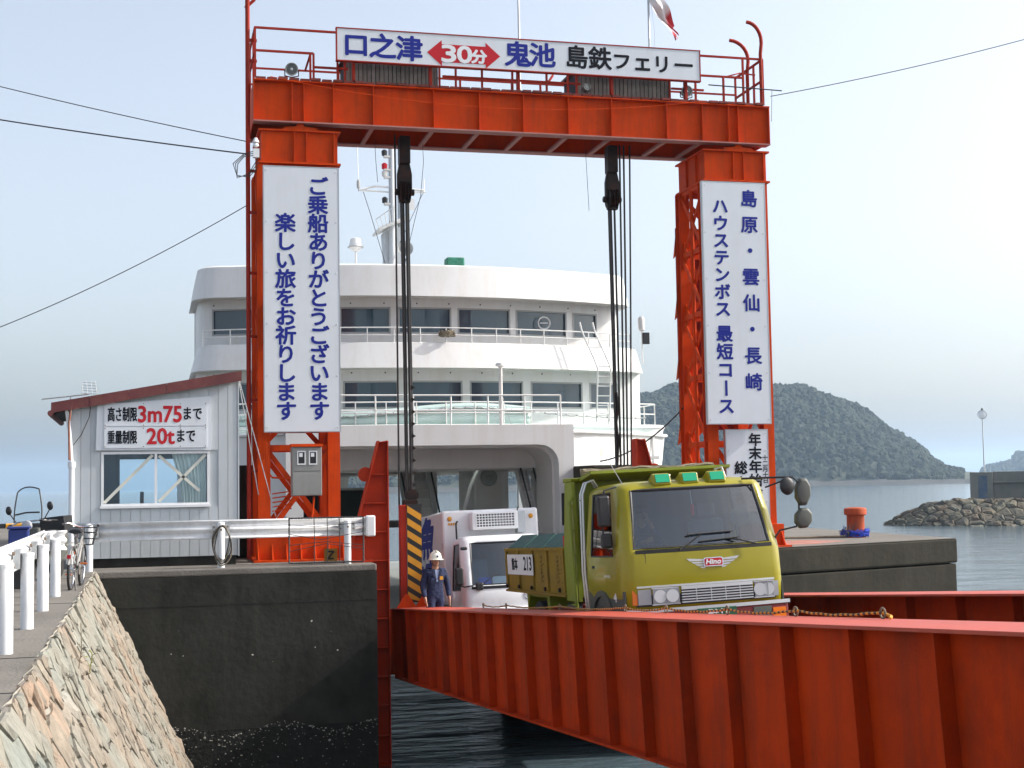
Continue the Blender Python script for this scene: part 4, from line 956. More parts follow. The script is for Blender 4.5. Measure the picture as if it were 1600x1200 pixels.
# ---- ramp side guides
def guide(name, label, xv, s, y):
    """vertical edge at x = xv, sloping edge on the side s"""
    o = thing(name, label, 'guide post', (xv, y, -3))
    def X(z): return xv + s * float(np.interp(z, [-.0, .27, 2.45], [.80, .75, .16]))
    xq = xv + s * .30
    MB().prism([(xv, -4.6), (xv, 2.45), (X(2.45), 2.45), (X(.27), .27), (X(0), .046), (xq, .046), (xq, -4.6)], 'y', y - .01, y + .01).build('web', 'guidered', o)
    bx('edge_flange', 'guidered', o, min(xv, xv + s * -.02), max(xv, xv + s * -.02), y - .16, y + .16, -4.6, 2.46)
    d = Vector((X(.27) - X(2.45), 0, .27 - 2.45))
    MB().bar((X(2.45) + s * .012, y, 2.46), (X(.02) + s * .012, y, .06), .32, .02, up=(s, 0, .3)).build('sloping_flange', 'guidered', o)
    MB().bar((xv + s * .005, y, 2.458), (X(2.45), y, 2.43), .30, .02).build('cap', 'guidered', o)
    for k in range(11):
        z = 1.78 - k * .585; x1 = X(z) if z > 0 else xq
        bx('rib', 'guidered', o, min(xv, x1) + .004, max(xv, x1) - .004, y - .15, y - .012, z - .008, z + .008)
    bx('edge_flange', 'guidered', o, min(xq, xq + s * .02), max(xq, xq + s * .02), y - .16, y + .16, -4.6, -.15)
    lug = MB().lathe([(.07, -.02), (.15, -.02), (.15, .02), (.07, .02)], (X(1.8) + s * .10, y, 1.78), 18, axis='y').build('lifting_lug', 'guidered', o)
    bx('foot_plate', 'guidered', o, min(xv + s * .32, X(0) + s * .1), max(xv + s * .32, X(0) + s * .1), y - .2, y + .2, .005, .045)
guide('ramp_guide', 'tapering orange ribbed guide post at the quay corner left of the ramp', 4.73, -1, 28.72)
guide('ramp_guide', 'tapering red guide post right of the ramp behind the dump truck', 10.2, 1, 28.9)
# ---- hazard striped marker on the ramp end
y = 30.15; z0, z1 = zd(30.0) + .75, 1.13
HM = thing('hazard_marker', 'yellow and black striped marker post at the ramp end beside the worker', 'marker', (5.45, y, zd(30)))
bx('post', 'red', HM, 5.235, 5.38, y - .10, y + .10, zg(30.1) + .002, 1.12, bevel=.01)
bx('board', 'black', HM, 5.385, 5.70, y - .115, y - .085, z0, z1)
k = 0; z = z1 + .02
pitch_ = .262; hgt = .145; dr = .20
zt = z1 - .02
while zt > z0 + .15:
    def cl(v): return max(z0 + .005, min(z1 - .005, v))
    P = [(5.388, cl(zt)), (5.697, cl(zt - dr)), (5.697, cl(zt - dr - hgt)), (5.388, cl(zt - hgt))]
    if P[0][1] - P[3][1] > .01 or P[1][1] - P[2][1] > .01: MB().prism(P, 'y', y - .119, y - .1155).build('stripe', 'yellow', HM)
    zt -= pitch_
bx('lower_post', 'orange', HM, 5.40, 5.52, y - .1, y + .1, zd(30) + .1, z0 - .002)
for x in (5.32, 5.72): MB().prism([(x - .22, zg(30) + .01), (x + .22, zg(30) + .01), (x + .03, zg(30) + .30), (x - .03, zg(30) + .30)], 'y', y - .33, y - .30).build('foot_gusset', 'orange', HM)
# ---- orange bollard with net and rope on the right pier
BD = thing('bollard', 'orange mooring bollard with flanged top on the right pier', 'bollard', (17.75, 33.3, .004))
MB().lathe([(.26, .0), (.235, .02), (.225, .06), (.225, .56), (.24, .585)], (17.75, 33.3, .004), 28).build('shaft', 'bollard', BD, smooth=True)
MB().lathe([(.26, .575), (.285, .59), (.29, .72), (.27, .75), (.15, .775)], (17.75, 33.3, .004), 28).build('cap', 'bollard', BD, smooth=True)
M['bluenet'] = mat('blue_nylon_net', (.015, .06, .50), .7, var=.3, scale=12)
rnd = random.Random(9); nb = MB()
for k in range(46):
    a0 = rnd.uniform(0, 6.28); p = []
    for i in range(8):
        a = a0 + i * .35 + rnd.uniform(-.1, .1); r_ = .27 + rnd.uniform(0, .12); p.append((17.72 + r_ * math.cos(a), 33.3 + r_ * math.sin(a), .02 + abs(rnd.gauss(.08, .07))))
    nb.tube(p, .010, 4)
o = nb.build('net_bundle', 'bluenet', None); tag(o, 'bright blue net bundled round the foot of the orange bollard', 'net')
MR = thing('mooring_rope', 'thin brown mooring rope lying across the right pier to the bollard', 'rope', (16, 33, .01))
tb('line', 'hemp', MR, [(14.4, 34.0, .03), (15.2, 33.7, .03), (16.2, 33.4, .03), (17.0, 33.15, .04), (17.35, 33.1, .05)], .03, 6)
for k in range(4): tb('loose_loop', 'rope', MR, [(17.2 + .05 * k, 33.0, .03), (17.1 + .1 * k, 33.0, .18 + .05 * k), (17.35 + .1 * k, 33.05, .22 + .05 * k), (17.4, 33.05, .05)], .010, 5)
# ---- concrete blocks and ropes seen behind the towers
o = bx('concrete_block', 'pierwall', None, 11.55, 13.2, 36.2, 38.0, .005, 2.0, bevel=.05); tag(o, 'brown concrete block behind the right gantry tower', 'concrete block')
o = bx('concrete_block', 'pierwall', None, 1.86, 2.42, 31.9, 33.6, .002, 2.05, bevel=.05); tag(o, 'rough concrete block between the hut and the left tower', 'concrete block')
o = MB().tube(sag((12.42, 31.6, 3.3), (11.75, 36.1, 2.1), .25), .02, 5).build('lashing_rope', 'rope', None); tag(o, 'dark lashing rope slanting from the right tower to the concrete block', 'rope')
# ================================================================== FERRY
FE = thing('ferry', 'white car ferry docked bow-on behind the gantry with its bow open', 'ferry', (8, 50, SEA))
XC = 8.2
def plan(hw, yf, sagd, rc=.9, yend=46.6, n=28):
    """outline seen from above: bowed front, rounded corners, straight sides aft"""
    f = lambda x: yf + sagd * ((x - XC) / hw) ** 2
    xs = [XC - hw + rc + (2 * hw - 2 * rc) * i / n for i in range(n + 1)]
    front = [(x, f(x)) for x in xs]; ye = front[0][1]
    L_ = [(XC - hw, yend), (XC - hw, ye + rc + 3), (XC - hw, ye + rc)] + [(XC - hw + rc - rc * math.cos(a), ye + rc - rc * math.sin(a)) for a in (.4, .8, 1.2)]
    R_ = [(2 * XC - x, y) for x, y in reversed(L_)]
    return L_ + front + R_
def off(P, d):
    out = []
    for i, p in enumerate(P):
        a = P[max(0, i - 1)]; b = P[min(len(P) - 1, i + 1)]; t = Vector((b[0] - a[0], b[1] - a[1])).normalized()
        out.append((p[0] + t.y * d, p[1] - t.x * d))
    return out
def band(name, m_, P, zs, par, smooth=True, **k):
    return MB().strip([[(x, y, z) for x, y in off(P, d)] for z, d in zs]).build(name, m_, par, smooth=smooth, **k)
def deckplate(name, m_, P, d, z, par, t=.06):
    return MB().prism(off(P, d), 'z', z - t, z).build(name, m_, par)
U = plan(6.75, 42.0, 1.5)
# --- wheelhouse level wall with window openings
def wallpiece(name, m_, par, hw, yf, sg, x0, x1, z0, z1, d0=0, t=.07):
    f = lambda x: yf + sg * ((x - XC) / hw) ** 2 + d0
    n = max(1, int((x1 - x0) / .4)); xs = [x0 + (x1 - x0) * i / n for i in range(n + 1)]
    poly = [(x, f(x)) for x in xs] + [(x, f(x) + t) for x in reversed(xs)]
    return MB().prism(poly, 'z', z0, z1).build(name, m_, par)
def deckhouse(name, hw, yf, sg, z0, z1, wins, w0, w1, P, xlo, xhi):
    w = wallpiece(name, 'hull', FE, hw, yf, sg, xlo, xhi, z0, w0)
    wallpiece('wall_strip', 'hull', w, hw, yf, sg, xlo, xhi, w1, z1)
    xs = xlo
    for a, c in wins: wallpiece('mullion', 'hull', w, hw, yf, sg, xs, a, w0 + .001, w1 - .001); xs = c
    if xhi - xs > .02: wallpiece('mullion', 'hull', w, hw, yf, sg, xs, xhi, w0 + .001, w1 - .001)
    for a, c in wins:
        f = lambda x: yf + sg * ((x - XC) / hw) ** 2
        p = wallpiece('window', 'shipglass', FE, hw, yf, sg, a + .004, c - .004, w0 + .004, w1 - .004, d0=.06, t=.02)
        fr = MB()
        for (x0, x1, q0, q1) in ((a, c, w0, w0 + .05), (a, c, w1 - .05, w1), (a, a + .05, w0 + .05, w1 - .05), (c - .05, c, w0 + .05, w1 - .05)):
            fr.prism([(x0, f(x0) - .012), (x1, f(x1) - .012), (x1, f(x1) + .058), (x0, f(x0) + .058)], 'z', q0, q1)
        fr.build('window_frame', 'gasket', p)
    # corners and sides
    ff = lambda x: yf + sg * ((x - XC) / hw) ** 2
    s = [p for p in P if p[0] < xlo] + [(xlo, ff(xlo))]; s2 = [(xhi, ff(xhi))] + [p for p in P if p[0] > xhi]
    for q in (s, s2): MB().strip([[(x, y, z) for x, y in q] for z in (z0, z1)]).build('side_wall', 'hull', w, smooth=True)
    bx('back_wall', 'hull', w, P[0][0], P[-1][0], 46.5, 46.58, z0, z1)
    return w
uw = [(1.85, 3.42), (3.72, 5.28), (5.58, 7.10), (7.33, 8.98), (9.18, 10.90), (11.09, 12.88), (13.10, 14.02)]
deckhouse('wheelhouse_wall', 6.75, 42.0, 1.5, 5.0, 7.28, uw, 6.14, 6.95, U, XC - 5.85 - .55, XC + 5.85)
lw_ = [(1.30, 3.2), (3.45, 5.35), (5.66, 7.30), (7.66, 9.28), (9.51, 11.25), (11.51, 13.33), (13.59, 14.66)]
XC = 8.55; Lw = plan(7.15, 41.9, 1.6)
deckhouse('saloon_wall', 7.15, 41.9, 1.6, 3.0, 5.12, [(1.75, 3.3)] + lw_[1:], 3.86, 4.70, Lw, XC - 6.25 - .6, XC + 6.3)
XC = 8.2
# roof visor, bulwark bands
V0 = plan(6.9, 41.3, 1.5, 1.0)
vis = band('roof_visor', 'hull', V0, [(7.24, -.5), (7.22, .02), (7.20, .05), (8.14, -.12), (8.19, -.22)], FE)
deckplate('roof_deck', 'hull', V0, -.2, 8.12, vis)
deckplate('visor_soffit', 'hullgrey', V0, -.02, 7.26, vis, .03)
XC = 8.38; B1 = plan(7.02, 41.1, 1.6, 1.0)
bl = band('bulwark', 'hull', B1, [(5.06, -.6), (5.04, .10), (5.02, .13), (5.78, -.08), (5.80, -.12)], FE)
deckplate('walkway', 'hullgrey', B1, .05, 5.12, bl, .08)
XC = 8.6; D2 = plan(7.4, 40.6, 1.7, 1.0)
dk = band('lower_bulwark', 'hull', D2, [(2.9, -.02), (3.20, .06), (3.22, .10), (3.30, .10), (3.32, .02)], FE); deckplate('boat_deck', 'teal', D2, .0, 3.26, dk, .1)
XC = 8.35
for i in range(26):
    x = 1.9 + i * .5
    for z, d in ((7.12, -.02), (5.0, -.0)):
        if i % 2 == 0: MB().ball((x, (41.95 if z > 6 else 41.85) + 1.5 * ((x - XC) / 6.9) ** 2, z - .06), .025, 6).build('deck_lamp', 'black', FE)
# pale teal canvas screen in front of the saloon, with its lacing
f2 = lambda x: 40.75 + 1.7 * ((x - XC) / 7.55) ** 2
def ztop(x): return 3.62 + .28 * math.exp(-((x - 9.3) / 2.6) ** 2)
xs = [2.0 + i * .4 for i in range(24)]
sc_ = MB().strip([[(x, f2(x) - .02, 3.28) for x in xs], [(x, f2(x), (3.28 + ztop(x)) / 2) for x in xs], [(x, f2(x) + .02, ztop(x) - .1) for x in xs]]).build('canvas_screen', 'teal', FE, smooth=True, sol=.02)
MB().strip([[(x, f2(x) - .05, ztop(x) - .1) for x in xs], [(x, f2(x) + .03, ztop(x) + .05) for x in xs]]).build('screen_top', 'teal', sc_, sol=.02)
lace = MB(); ls = [1.9 + i * .12 for i in range(112)]
lace.tube([(x, f2(x) - .07, ztop(x) - .10 + .015 * math.sin(i * 1.9)) for i, x in enumerate(ls)], .018, 5)
for i, x in enumerate(ls):
    if i % 3 == 0: lace.ball((x, f2(x) - .08, ztop(x) - .08), .028, 6)
lace.build('lacing', 'gasket', sc_)
# rails
def shiprail(name, f, x0, x1, zs, zb, n, r=.018, par=FE):
    b = MB(); k = 30
    for z in zs: b.tube([(x0 + (x1 - x0) * i / k, f(x0 + (x1 - x0) * i / k), z) for i in range(k + 1)], r, 6)
    o = b.build(name, 'hull', par, smooth=True)
    for i in range(n + 1):
        x = x0 + (x1 - x0) * i / n; tb('stanchion', 'hull', o, [(x, f(x), zb), (x, f(x), zs[0])], r, 6)
    return o
fb_ = lambda x: 41.22 + 1.6 * ((x - XC) / 7.1) ** 2
shiprail('handrail', fb_, 1.55, 14.95, (6.24, 6.02), 5.75, 17)
fd = lambda x: 40.68 + 1.7 * ((x - XC) / 7.55) ** 2
shiprail('handrail', fd, 1.4, 15.6, (3.98, 3.66), 3.3, 16, .02)
fq = lambda x: 38.25
shiprail('handrail', fq, 3.9, 11.3, (4.02, 3.6), 3.18, 7, .022)
for s, x in ((1, 15.65), (-1, 1.35)):
    b = MB(); b.tube([(x, fd(x) + .1, 3.98), (x + s * .05, 44.5, 3.98), (x + s * .05, 46.5, 3.98)], .02, 6); o = b.build('handrail', 'hull', FE)
    for y in (43.5, 44.5, 45.5, 46.4): tb('stanchion', 'hull', o, [(x + s * .05, y, 3.3), (x + s * .05, y, 3.98)], .018, 6)
# ladder on the front, right of centre
ld = MB()
for dx in (0, .42): ld.tube([(12.95 + dx, 41.55, 6.5), (13.0 + dx, 41.5, 6.2), (13.35 + dx, 41.25, 5.2), (13.42 + dx, 41.3, 5.0), (13.42 + dx, 41.5, 3.4)], .025, 6)
lo = ld.build('ladder', 'hull', FE, smooth=True)
for k in range(9):
    z = 6.0 - k * .30; x = float(np.interp(z, [3.4, 5.0, 5.2, 6.2], [13.42, 13.42, 13.35, 13.0])); y = float(np.interp(z, [3.4, 5.0, 5.2, 6.2], [41.5, 41.3, 41.25, 41.5]))
    tb('rung', 'hull', lo, [(x, y, z), (x + .42, y, z)], .018, 6)
# clear-view screen, rope bundle, deck lamp post, vent post
MB().tube([(12.02 + .19 * math.cos(a), 42.33, 6.55 + .19 * math.sin(a)) for a in [k * math.pi / 12 for k in range(24)]], .022, 6, closed=True).build('clear_view_screen', 'postwhite', FE, smooth=True)
bx('screen_hub', 'postwhite', FE, 11.9, 12.14, 42.31, 42.34, 6.535, 6.565)
rnd = random.Random(2); rp = MB()
for k in range(26):
    a0 = rnd.uniform(0, 6.3); rp.tube([(8.65 + (.18 + rnd.uniform(-.06, .08)) * math.cos(a0 + i * .6), 41.10 + .1 * math.sin(a0 + i * .6), 6.05 + rnd.uniform(-.10, .10)) for i in range(7)], .018, 4)
o = rp.build('rope_bundle', 'hemp', None); tag(o, 'tan rope bundle tied to the upper rail of the ferry', 'rope')
vp = tb('vent_post', 'hullgrey', FE, [(9.75, 39.0, 3.2), (9.75, 39.0, 4.9)], .055, 10); MB().lathe([(.06, 0), (.15, .03), (.13, .1), (.05, .13)], (9.75, 39.0, 4.88), 14).build('vent_cap', 'hull', vp, smooth=True)
for a in (-.25, .25): tb('stay', 'galv', vp, [(9.75, 39, 4.2), (9.75 + a, 38.8, 3.2)], .008, 4)
b = MB().lathe([(.05, 0), (.10, .05), (.11, .40), (.07, .48)], (15.35, 42.6, 6.35), 12); sl_ = b.build('side_lamp', 'hullgrey', FE, smooth=True); bx('lamp_board', 'black', sl_, 15.40, 15.62, 42.6, 42.7, 5.95, 6.32); tb('lamp_post', 'hull', sl_, [(15.38, 42.65, 5.3), (15.38, 42.65, 6.35)], .02, 6)
# --- roof furniture and mast
dm = MB().lathe([(.10, -.18), (.24, -.05), (.22, 0), (.17, .22), (.1, .25)], (6.60, 45.8, 9.45), 18).build('radome', 'hull', FE, smooth=True); MB().lathe([(.25, -.07), (.27, -.05), (.25, -.03)], (6.60, 45.8, 9.45), 18).build('radome_rim', 'gasket', dm); tb('radome_post', 'hull', dm, [(6.6, 45.8, 8.0), (6.6, 45.8, 9.3)], .03, 6)
M['tarp'] = mat('green_tarpaulin', (.02, .16, .10), .7, var=.3, scale=5, bump=.5, bscale=8)
bx('tarp_covered_box', 'tarp', FE, 9.5, 10.1, 45.0, 45.5, 8.1, 9.02, bevel=.05)
ms = MB(); ms.tube([(7.85, 46, 8.0), (7.85, 46, 13.4)], [.11, .09], 12); ms.tube([(8.2, 46.3, 8.0), (8.2, 46.3, 11.4)], .10, 8); M['mastgrey'] = mat('blue_grey_mast_paint', (.42, .45, .48), .5, var=.08)
mast = ms.build('mast', 'mastgrey', FE, smooth=True)
tr = MB().prism([(7.62, 8.05), (8.30, 8.05), (8.30, 8.9), (8.2, 10.2), (7.6, 10.0), (7.66, 9.2)], 'y', 46.1, 46.8); tr.build('mast_trunk', 'mastgrey', mast)
MB().prism([(7.35, 9.95), (8.4, 10.45), (8.4, 10.52), (7.32, 10.02)], 'y', 45.5, 46.9).build('mast_platform', 'hull', mast)
for k in range(5): tb('platform_rail', 'galv', mast, [(7.35 + .12 * k, 45.5, 10.0 + .055 * k), (7.2 + .15 * k, 45.3, 10.25 + .11 * k)], .015, 5)
tb('platform_rail', 'galv', mast, [(7.2, 45.3, 10.25), (7.8, 45.3, 10.69), (7.9, 45.5, 10.7)], .018, 5)
tb('crossarm', 'hull', mast, [(6.75, 46, 11.35), (7.3, 46, 11.5), (8.95, 46, 11.42)], .035, 6); tb('crossarm', 'hull', mast, [(6.75, 46, 11.35), (7.9, 46, 11.32), (9.0, 46, 11.36)], .03, 6)
tb('aerial', 'galv', mast, [(6.74, 46, 11.3), (6.70, 46, 13.2)], .014, 5); tb('aerial', 'galv', mast, [(8.95, 46, 11.3), (8.95, 46, 11.8)], .02, 5); MB().lathe([(.04, 0), (.06, .05), (.06, .25), (.03, .3)], (6.74, 46, 11.4), 8).build('insulator', 'gasket', mast)
for q in ([(6.9, 46, 11.3), (7.15, 46, 10.5), (7.75, 45.7, 8.2)], [(8.85, 46, 11.3), (8.5, 46, 9.9), (8.2, 46, 8.6)], [(8.9, 46, 11.3), (8.1, 46, 9.6)]): tb('stay', 'rope', mast, q, .012, 4)
for z, c_ in ((12.6, 'black'), (12.15, 'red_text'), (11.0, 'black'), (11.9, 'hullgrey')): 
    bx('lamp_bracket', 'hullgrey', mast, 7.6, 7.8, 45.9, 46.1, z - .12, z - .06); MB().lathe([(.09, -.05), (.10, .1), (.05, .15)], (7.62, 46, z), 10).build('mast_lamp', c_, mast)
hn = MB().lathe([(.05, .5), (.07, .2), (.12, .0), (.24, -.18), (.26, -.2), (.2, -.14), (.05, .1)], (8.15, 45.4, 9.3), 18, axis='y').build('horn', 'gasket', mast, smooth=True)
bx('mast_panel', 'hull', mast, 8.35, 8.62, 45.95, 46.05, 10.75, 11.1)
# --- open bow: arch, hull cheeks, car deck
AX0, AX1, AY = 3.55, 11.60, 38.0
ri = .55
arc_in = [(11.15, -2.0), (11.15, 2.62 - ri)] + [(11.15 - ri + ri * math.cos(a), 2.62 - ri + ri * math.sin(a)) for a in [k * math.pi / 2 / 6 for k in range(1, 7)]]
arc_in += [(2 * 7.575 - x, z) for x, z in reversed(arc_in)]
def arch(y0, y1, name, m_, par, sh=0):
    inn = [(x + (sh if x < 7.5 else -sh), z - (sh if z > 1 else 0)) for x, z in arc_in]
    out = [(AX1, -2.0), (AX1, 3.18), (AX0, 3.18), (AX0, -2.0)]
    b = MB(); n = len(inn)
    F0 = [(x, y0, z) for x, z in inn] + [(x, y0, z) for x, z in out]; F1 = [(x, y1, z) for x, z in inn] + [(x, y1, z) for x, z in out]
    b.add(F0 + F1, [])
    tot = n + 4; h = n // 2
    faces = []
    for base, flip in ((0, 0), (tot, 1)):
        q = [(base + 0, base + 1, base + n, base + n) ]
        # right leg quad, fan to outer right corner, top, left
        faces.append((base + 0, base + 1, base + n + 1, base + n))
        for i in range(1, h - 1): faces.append((base + i, base + i + 1, base + n + 1))
        faces.append((base + h - 1, base + h, base + n + 2, base + n + 1))
        for i in range(h, n - 2): faces.append((base + i, base + i + 1, base + n + 2))
        faces.append((base + n - 2, base + n - 1, base + n + 3, base + n + 2))
    for i in range(n - 1): faces.append((i, i + 1, tot + i + 1, tot + i))
    for i in range(3): faces.append((n + i, n + i + 1, tot + n + i + 1, tot + n + i))
    b.add([], []); b.f += faces
    return b.build(name, m_, par)
ar_ = arch(AY, AY + .5, 'bow_arch', 'hull', FE)
arch(AY + .502, AY + 2.2, 'arch_lining', 'hullgrey', ar_, .06)
for s, xa, xb in ((1, AX1, 15.9), (-1, AX0, 1.15)):
    rows = []
    for z, fl_ in ((-5, .62), (-2, .80), (.5, .93), (2.2, 1.0), (2.9, 1.02), (2.96, 1.03)):
        rows.append([(xa + (xb - xa) * t_ * fl_, AY + .25 + 4.2 * t_ ** 1.35, z) for t_ in [i / 10 for i in range(11)]] + [(xa + (xb - xa) * fl_, 43.6, z)])
    hl = MB().strip(rows).build('hull_side', 'hull', FE, smooth=True)
    MB().strip([[(xa + (xb - xa) * fl_, y, z) for y in (43.62, 50, 66)] for z, fl_ in ((-5, .62), (-2, .80), (.1, .91))]).build('hull_quarter', 'hull', hl, smooth=True)
    for y in (47, 51, 55, 59, 63): bx('hull_pillar', 'hull', hl, xa + (xb - xa) * .93 - .12, xa + (xb - xa) * .93 + .12, y, y + .3, .0, 2.2)
    st_ = [(xa + (xb - xa) * t_ * 1.03 , AY + .2 + 4.2 * t_ ** 1.35, 2.98) for t_ in [i / 10 for i in range(11)]]
    MB().tube([(p[0], p[1] - .02, p[2]) for p in st_], .05, 6).build('rubbing_strake', 'hull', hl)
    MB().strip([[p for p in st_], [(p[0] * .9 + 8.2 * .1, 43.5, 3.0) for p in st_]]).build('fore_deck', 'teal', hl)
# ship details on the right cheek
cheek = MB()
for (x, z) in ((12.6, 2.55), (13.9, 2.45)): bx('hull_lamp', 'yellow' if x < 13 else 'hullgrey', FE, x, x + .10, 38.55 + (x - 11.6) * .35, 38.75 + (x - 11.6) * .35, z - .25, z + .1)
bx('fairlead', 'black', FE, 11.2, 11.42, AY - .03, AY - .005, .35, 1.25, bevel=.09)
tb('hull_pipe', 'hull', FE, [(15.2, 41.4, 2.9), (15.25, 41.4, -1)], .05, 6)
# car deck interior
bx('car_deck', 'shipdark', FE, 1.8, 13.6, 38.0, 66, -2.2, -2.02)
bx('header_beam', 'hullgrey', FE, 3.2, 12.0, 40.22, 40.30, 2.0, 3.14)
bx('car_deck_ceiling', 'hull', FE, 1.3, 15, 40.302, 66, 2.20, 2.30)
for k in range(8): bx('ceiling_beam', 'hull', FE, 2.0, 13, 41 + k * 3, 41.15 + k * 3, 1.95, 2.198)
for x in (5.2, 8.0, 10.2): br('ceiling_pipe', 'shipdark', FE, (x, 40.4, 2.05), (x, 65, 2.05), .08, .08)
M['tube_light'] = flat('lit_fluorescent_tube', (.85, 1, .92), .4, emit=2.5)
for x, y in ((9.2, 41.6), (6.6, 42.8), (5.0, 43.4)): bx('tube_light', 'tube_light', FE, x - .6, x + .6, y, y + .06, 2.10, 2.16)
# casings: right one with arched doorway, fan and stairs
rc = bx('casing', 'hull', FE, 10.05, 11.2, 44.0, 46.2, -2.0, 2.19)
bx('casing_door_panel', 'hullgrey', rc, 10.15, 11.0, 43.975, 43.998, -1.9, 1.6)
MB().lathe([(.06, -.02), (.10, -.06), (.26, -.06), (.28, 0)], (10.55, 43.96, 1.75), 18, axis='y').build('fan', 'shipdark', rc, smooth=True)
bx('casing', 'hull', FE, 8.9, 9.4, 46.6, 50, -2.0, 2.19)
pl = bx('pillar', 'hull', FE, 11.55, 11.8, 42.2, 42.5, -2.0, 2.19)
tb('pillar_knee', 'hull', pl, [(11.67, 42.2, 1.2), (11.5, 42.2, 1.8), (11.0, 42.2, 2.1)], .06, 8)
tb('pillar_knee', 'hull', FE, [(9.3, 42.2, .6), (9.55, 42.2, 1.5), (9.8, 42.2, 2.0)], .06, 8)
shiprail('handrail', lambda x: 41.8, 9.0, 11.4, (.72, .30), -.6, 4, .025)
def stairs(x0, x1, y0, y1, z0, z1, n):
    o = MB().prism([(y0, z0), (y0 + .25, z0), (y1, z1), (y1 - .25, z1)], 'x', x0, x0 + .05).prism([(y0, z0), (y0 + .25, z0), (y1, z1), (y1 - .25, z1)], 'x', x1 - .05, x1).build('stairs', 'hull', FE)
    for i in range(n):
        t_ = (i + .5) / n; bx('tread', 'hull', o, x0 + .06, x1 - .06, y0 + (y1 - y0) * t_ - .13, y0 + (y1 - y0) * t_ + .13, z0 + (z1 - z0) * t_ - .02, z0 + (z1 - z0) * t_ + .02)
        bx('riser', 'hullgrey', o, x0 + .06, x1 - .06, y0 + (y1 - y0) * t_ + .125, y0 + (y1 - y0) * t_ + .135, z0 + (z1 - z0) * t_ + .022, z0 + (z1 - z0) * (t_ + 1 / n) - .022)
    for x in (x0 - .02, x1 + .02): tb('stair_rail', 'black', o, [(x, y0, z0 + .9), (x, y1, z1 + .9)], .03, 6); tb('stair_rail', 'black', o, [(x, y0, z0), (x, y0, z0 + .9)], .03, 6)
stairs(8.0, 8.95, 42.4, 46.5, -2.0, 2.1, 14)
stairs(10.75, 11.1, 39.6, 41.6, .0, 2.1, 9)
bx('inner_platform', 'hullgrey', FE, 6.3, 8.9, 48.0, 50, .10, .30)
# raised stern ramp plate with ribs, seen down the car deck
sr = MB().prism([(5.9, -.5), (8.15, -.5), (8.6, 2.2), (5.9, 2.2)], 'y', 62, 62.2).build('stern_ramp', 'hull', FE)
for k in range(4): bx('ramp_rib', 'hullgrey', sr, 6.3 + k * .5, 6.35 + k * .5, 61.94, 61.998, -.3, 2.0)
for k in range(4): bx('ramp_rib', 'hullgrey', sr, 5.95, 8.1, 61.93, 61.99, .1 + k * .5, .14 + k * .5)
for k in range(5): bx('rust_mark', 'redstain', sr, 6.2 + k * .42, 6.26 + k * .42, 61.92, 61.935, -.28, .05)
# left casing with windows
lc = bx('casing', 'hull', FE, 1.9, 3.7, 45, 58, -2.0, 2.19)
for k in range(7): bx('casing_window', 'shipglass', lc, 3.705, 3.72, 46 + k * 1.5, 47 + k * 1.5, .2, 1.0)
for k in range(2): bx('casing_window', 'shipglass', lc, 2.2 + k * .8, 2.75 + k * .8, 44.97, 44.995, .5, 1.1)
MB().prism([(4.9, -2), (5.4, -2), (5.4, 1.6), (4.9, 1.6)], 'y', 57, 58).build('casing', 'hull', FE)
for k in range(4):
    for j in range(2): bx('casing_window', 'shipglass', FE, 4.96 + j * .22, 5.10 + j * .22, 56.98, 56.998, -.2 + k * .42, .05 + k * .42)
# bow ramp lying down to the ramp bridge
MB().prism([(33.6, zd(33.6) - .12), (AY + .2, -2.04), (AY + .2, -2.16), (33.6, zd(33.6) - .2)], 'x', 4.6, 10.6).build('bow_ramp', 'shipdark', FE)
# ================================================================== VEHICLES
LIME = (.275, .240, .004)
M['lime'] = mat('olive_yellow_truck_paint', LIME, .32, var=.07, scale=1.2, dirt=((.22, .19, .012), .35, 2.5), spec=.3, coat=.25, coord='obj')
M['limegreen'] = mat('lime_green_bed_paint', (.20, .24, .008), .5, var=.10, scale=2, dirt=((.17, .18, .03), .5, 3), coord='obj')
M['ochre'] = mat('scuffed_ochre_bed_paint', (.26, .165, .012), .6, spec=.25, var=.15, scale=2, dirt=((.17, .12, .04), .65, 3), streak=((.12, .06, .03), .5, 7), coord='obj')
M['truckglass'] = glass('truck_windscreen', (.52, .66, .74), .13)
M['sideglass'] = glass('dark_side_glass', (.05, .06, .065), .05)
M['greylow'] = mat('dark_grey_lower_panel', (.07, .075, .065), .5, var=.15, coord='obj')
M['cabin'] = flat('grey_cab_lining', (.10, .11, .12), .8)
M['seat'] = flat('blue_grey_seat', (.16, .20, .25), .9)
M['lens'] = flat('headlamp_glass', (.30, .31, .33), .1, spec=1)
M['amber'] = flat('amber_lens', (.70, .17, .02), .2)
M['greenlens'] = flat('green_marker_lens', (.01, .33, .17), .2)
M['redframe'] = mat('dark_red_chassis', (.20, .02, .02), .6, var=.2)
M['plategreen'] = flat('green_number_plate', (.012, .085, .04), .5)
M['teal_flap'] = mat('teal_bed_flap', (.022, .085, .075), .6, spec=.3, var=.25, scale=3, dirt=((.12, .13, .10), .5, 5), coord='obj')
M['whitetruck'] = mat('white_truck_paint', (.78, .79, .80), .3, var=.03, coat=.4, dirt=((.6, .6, .58), .3, 2))
TS = [0, .15, .5, .84, 1]
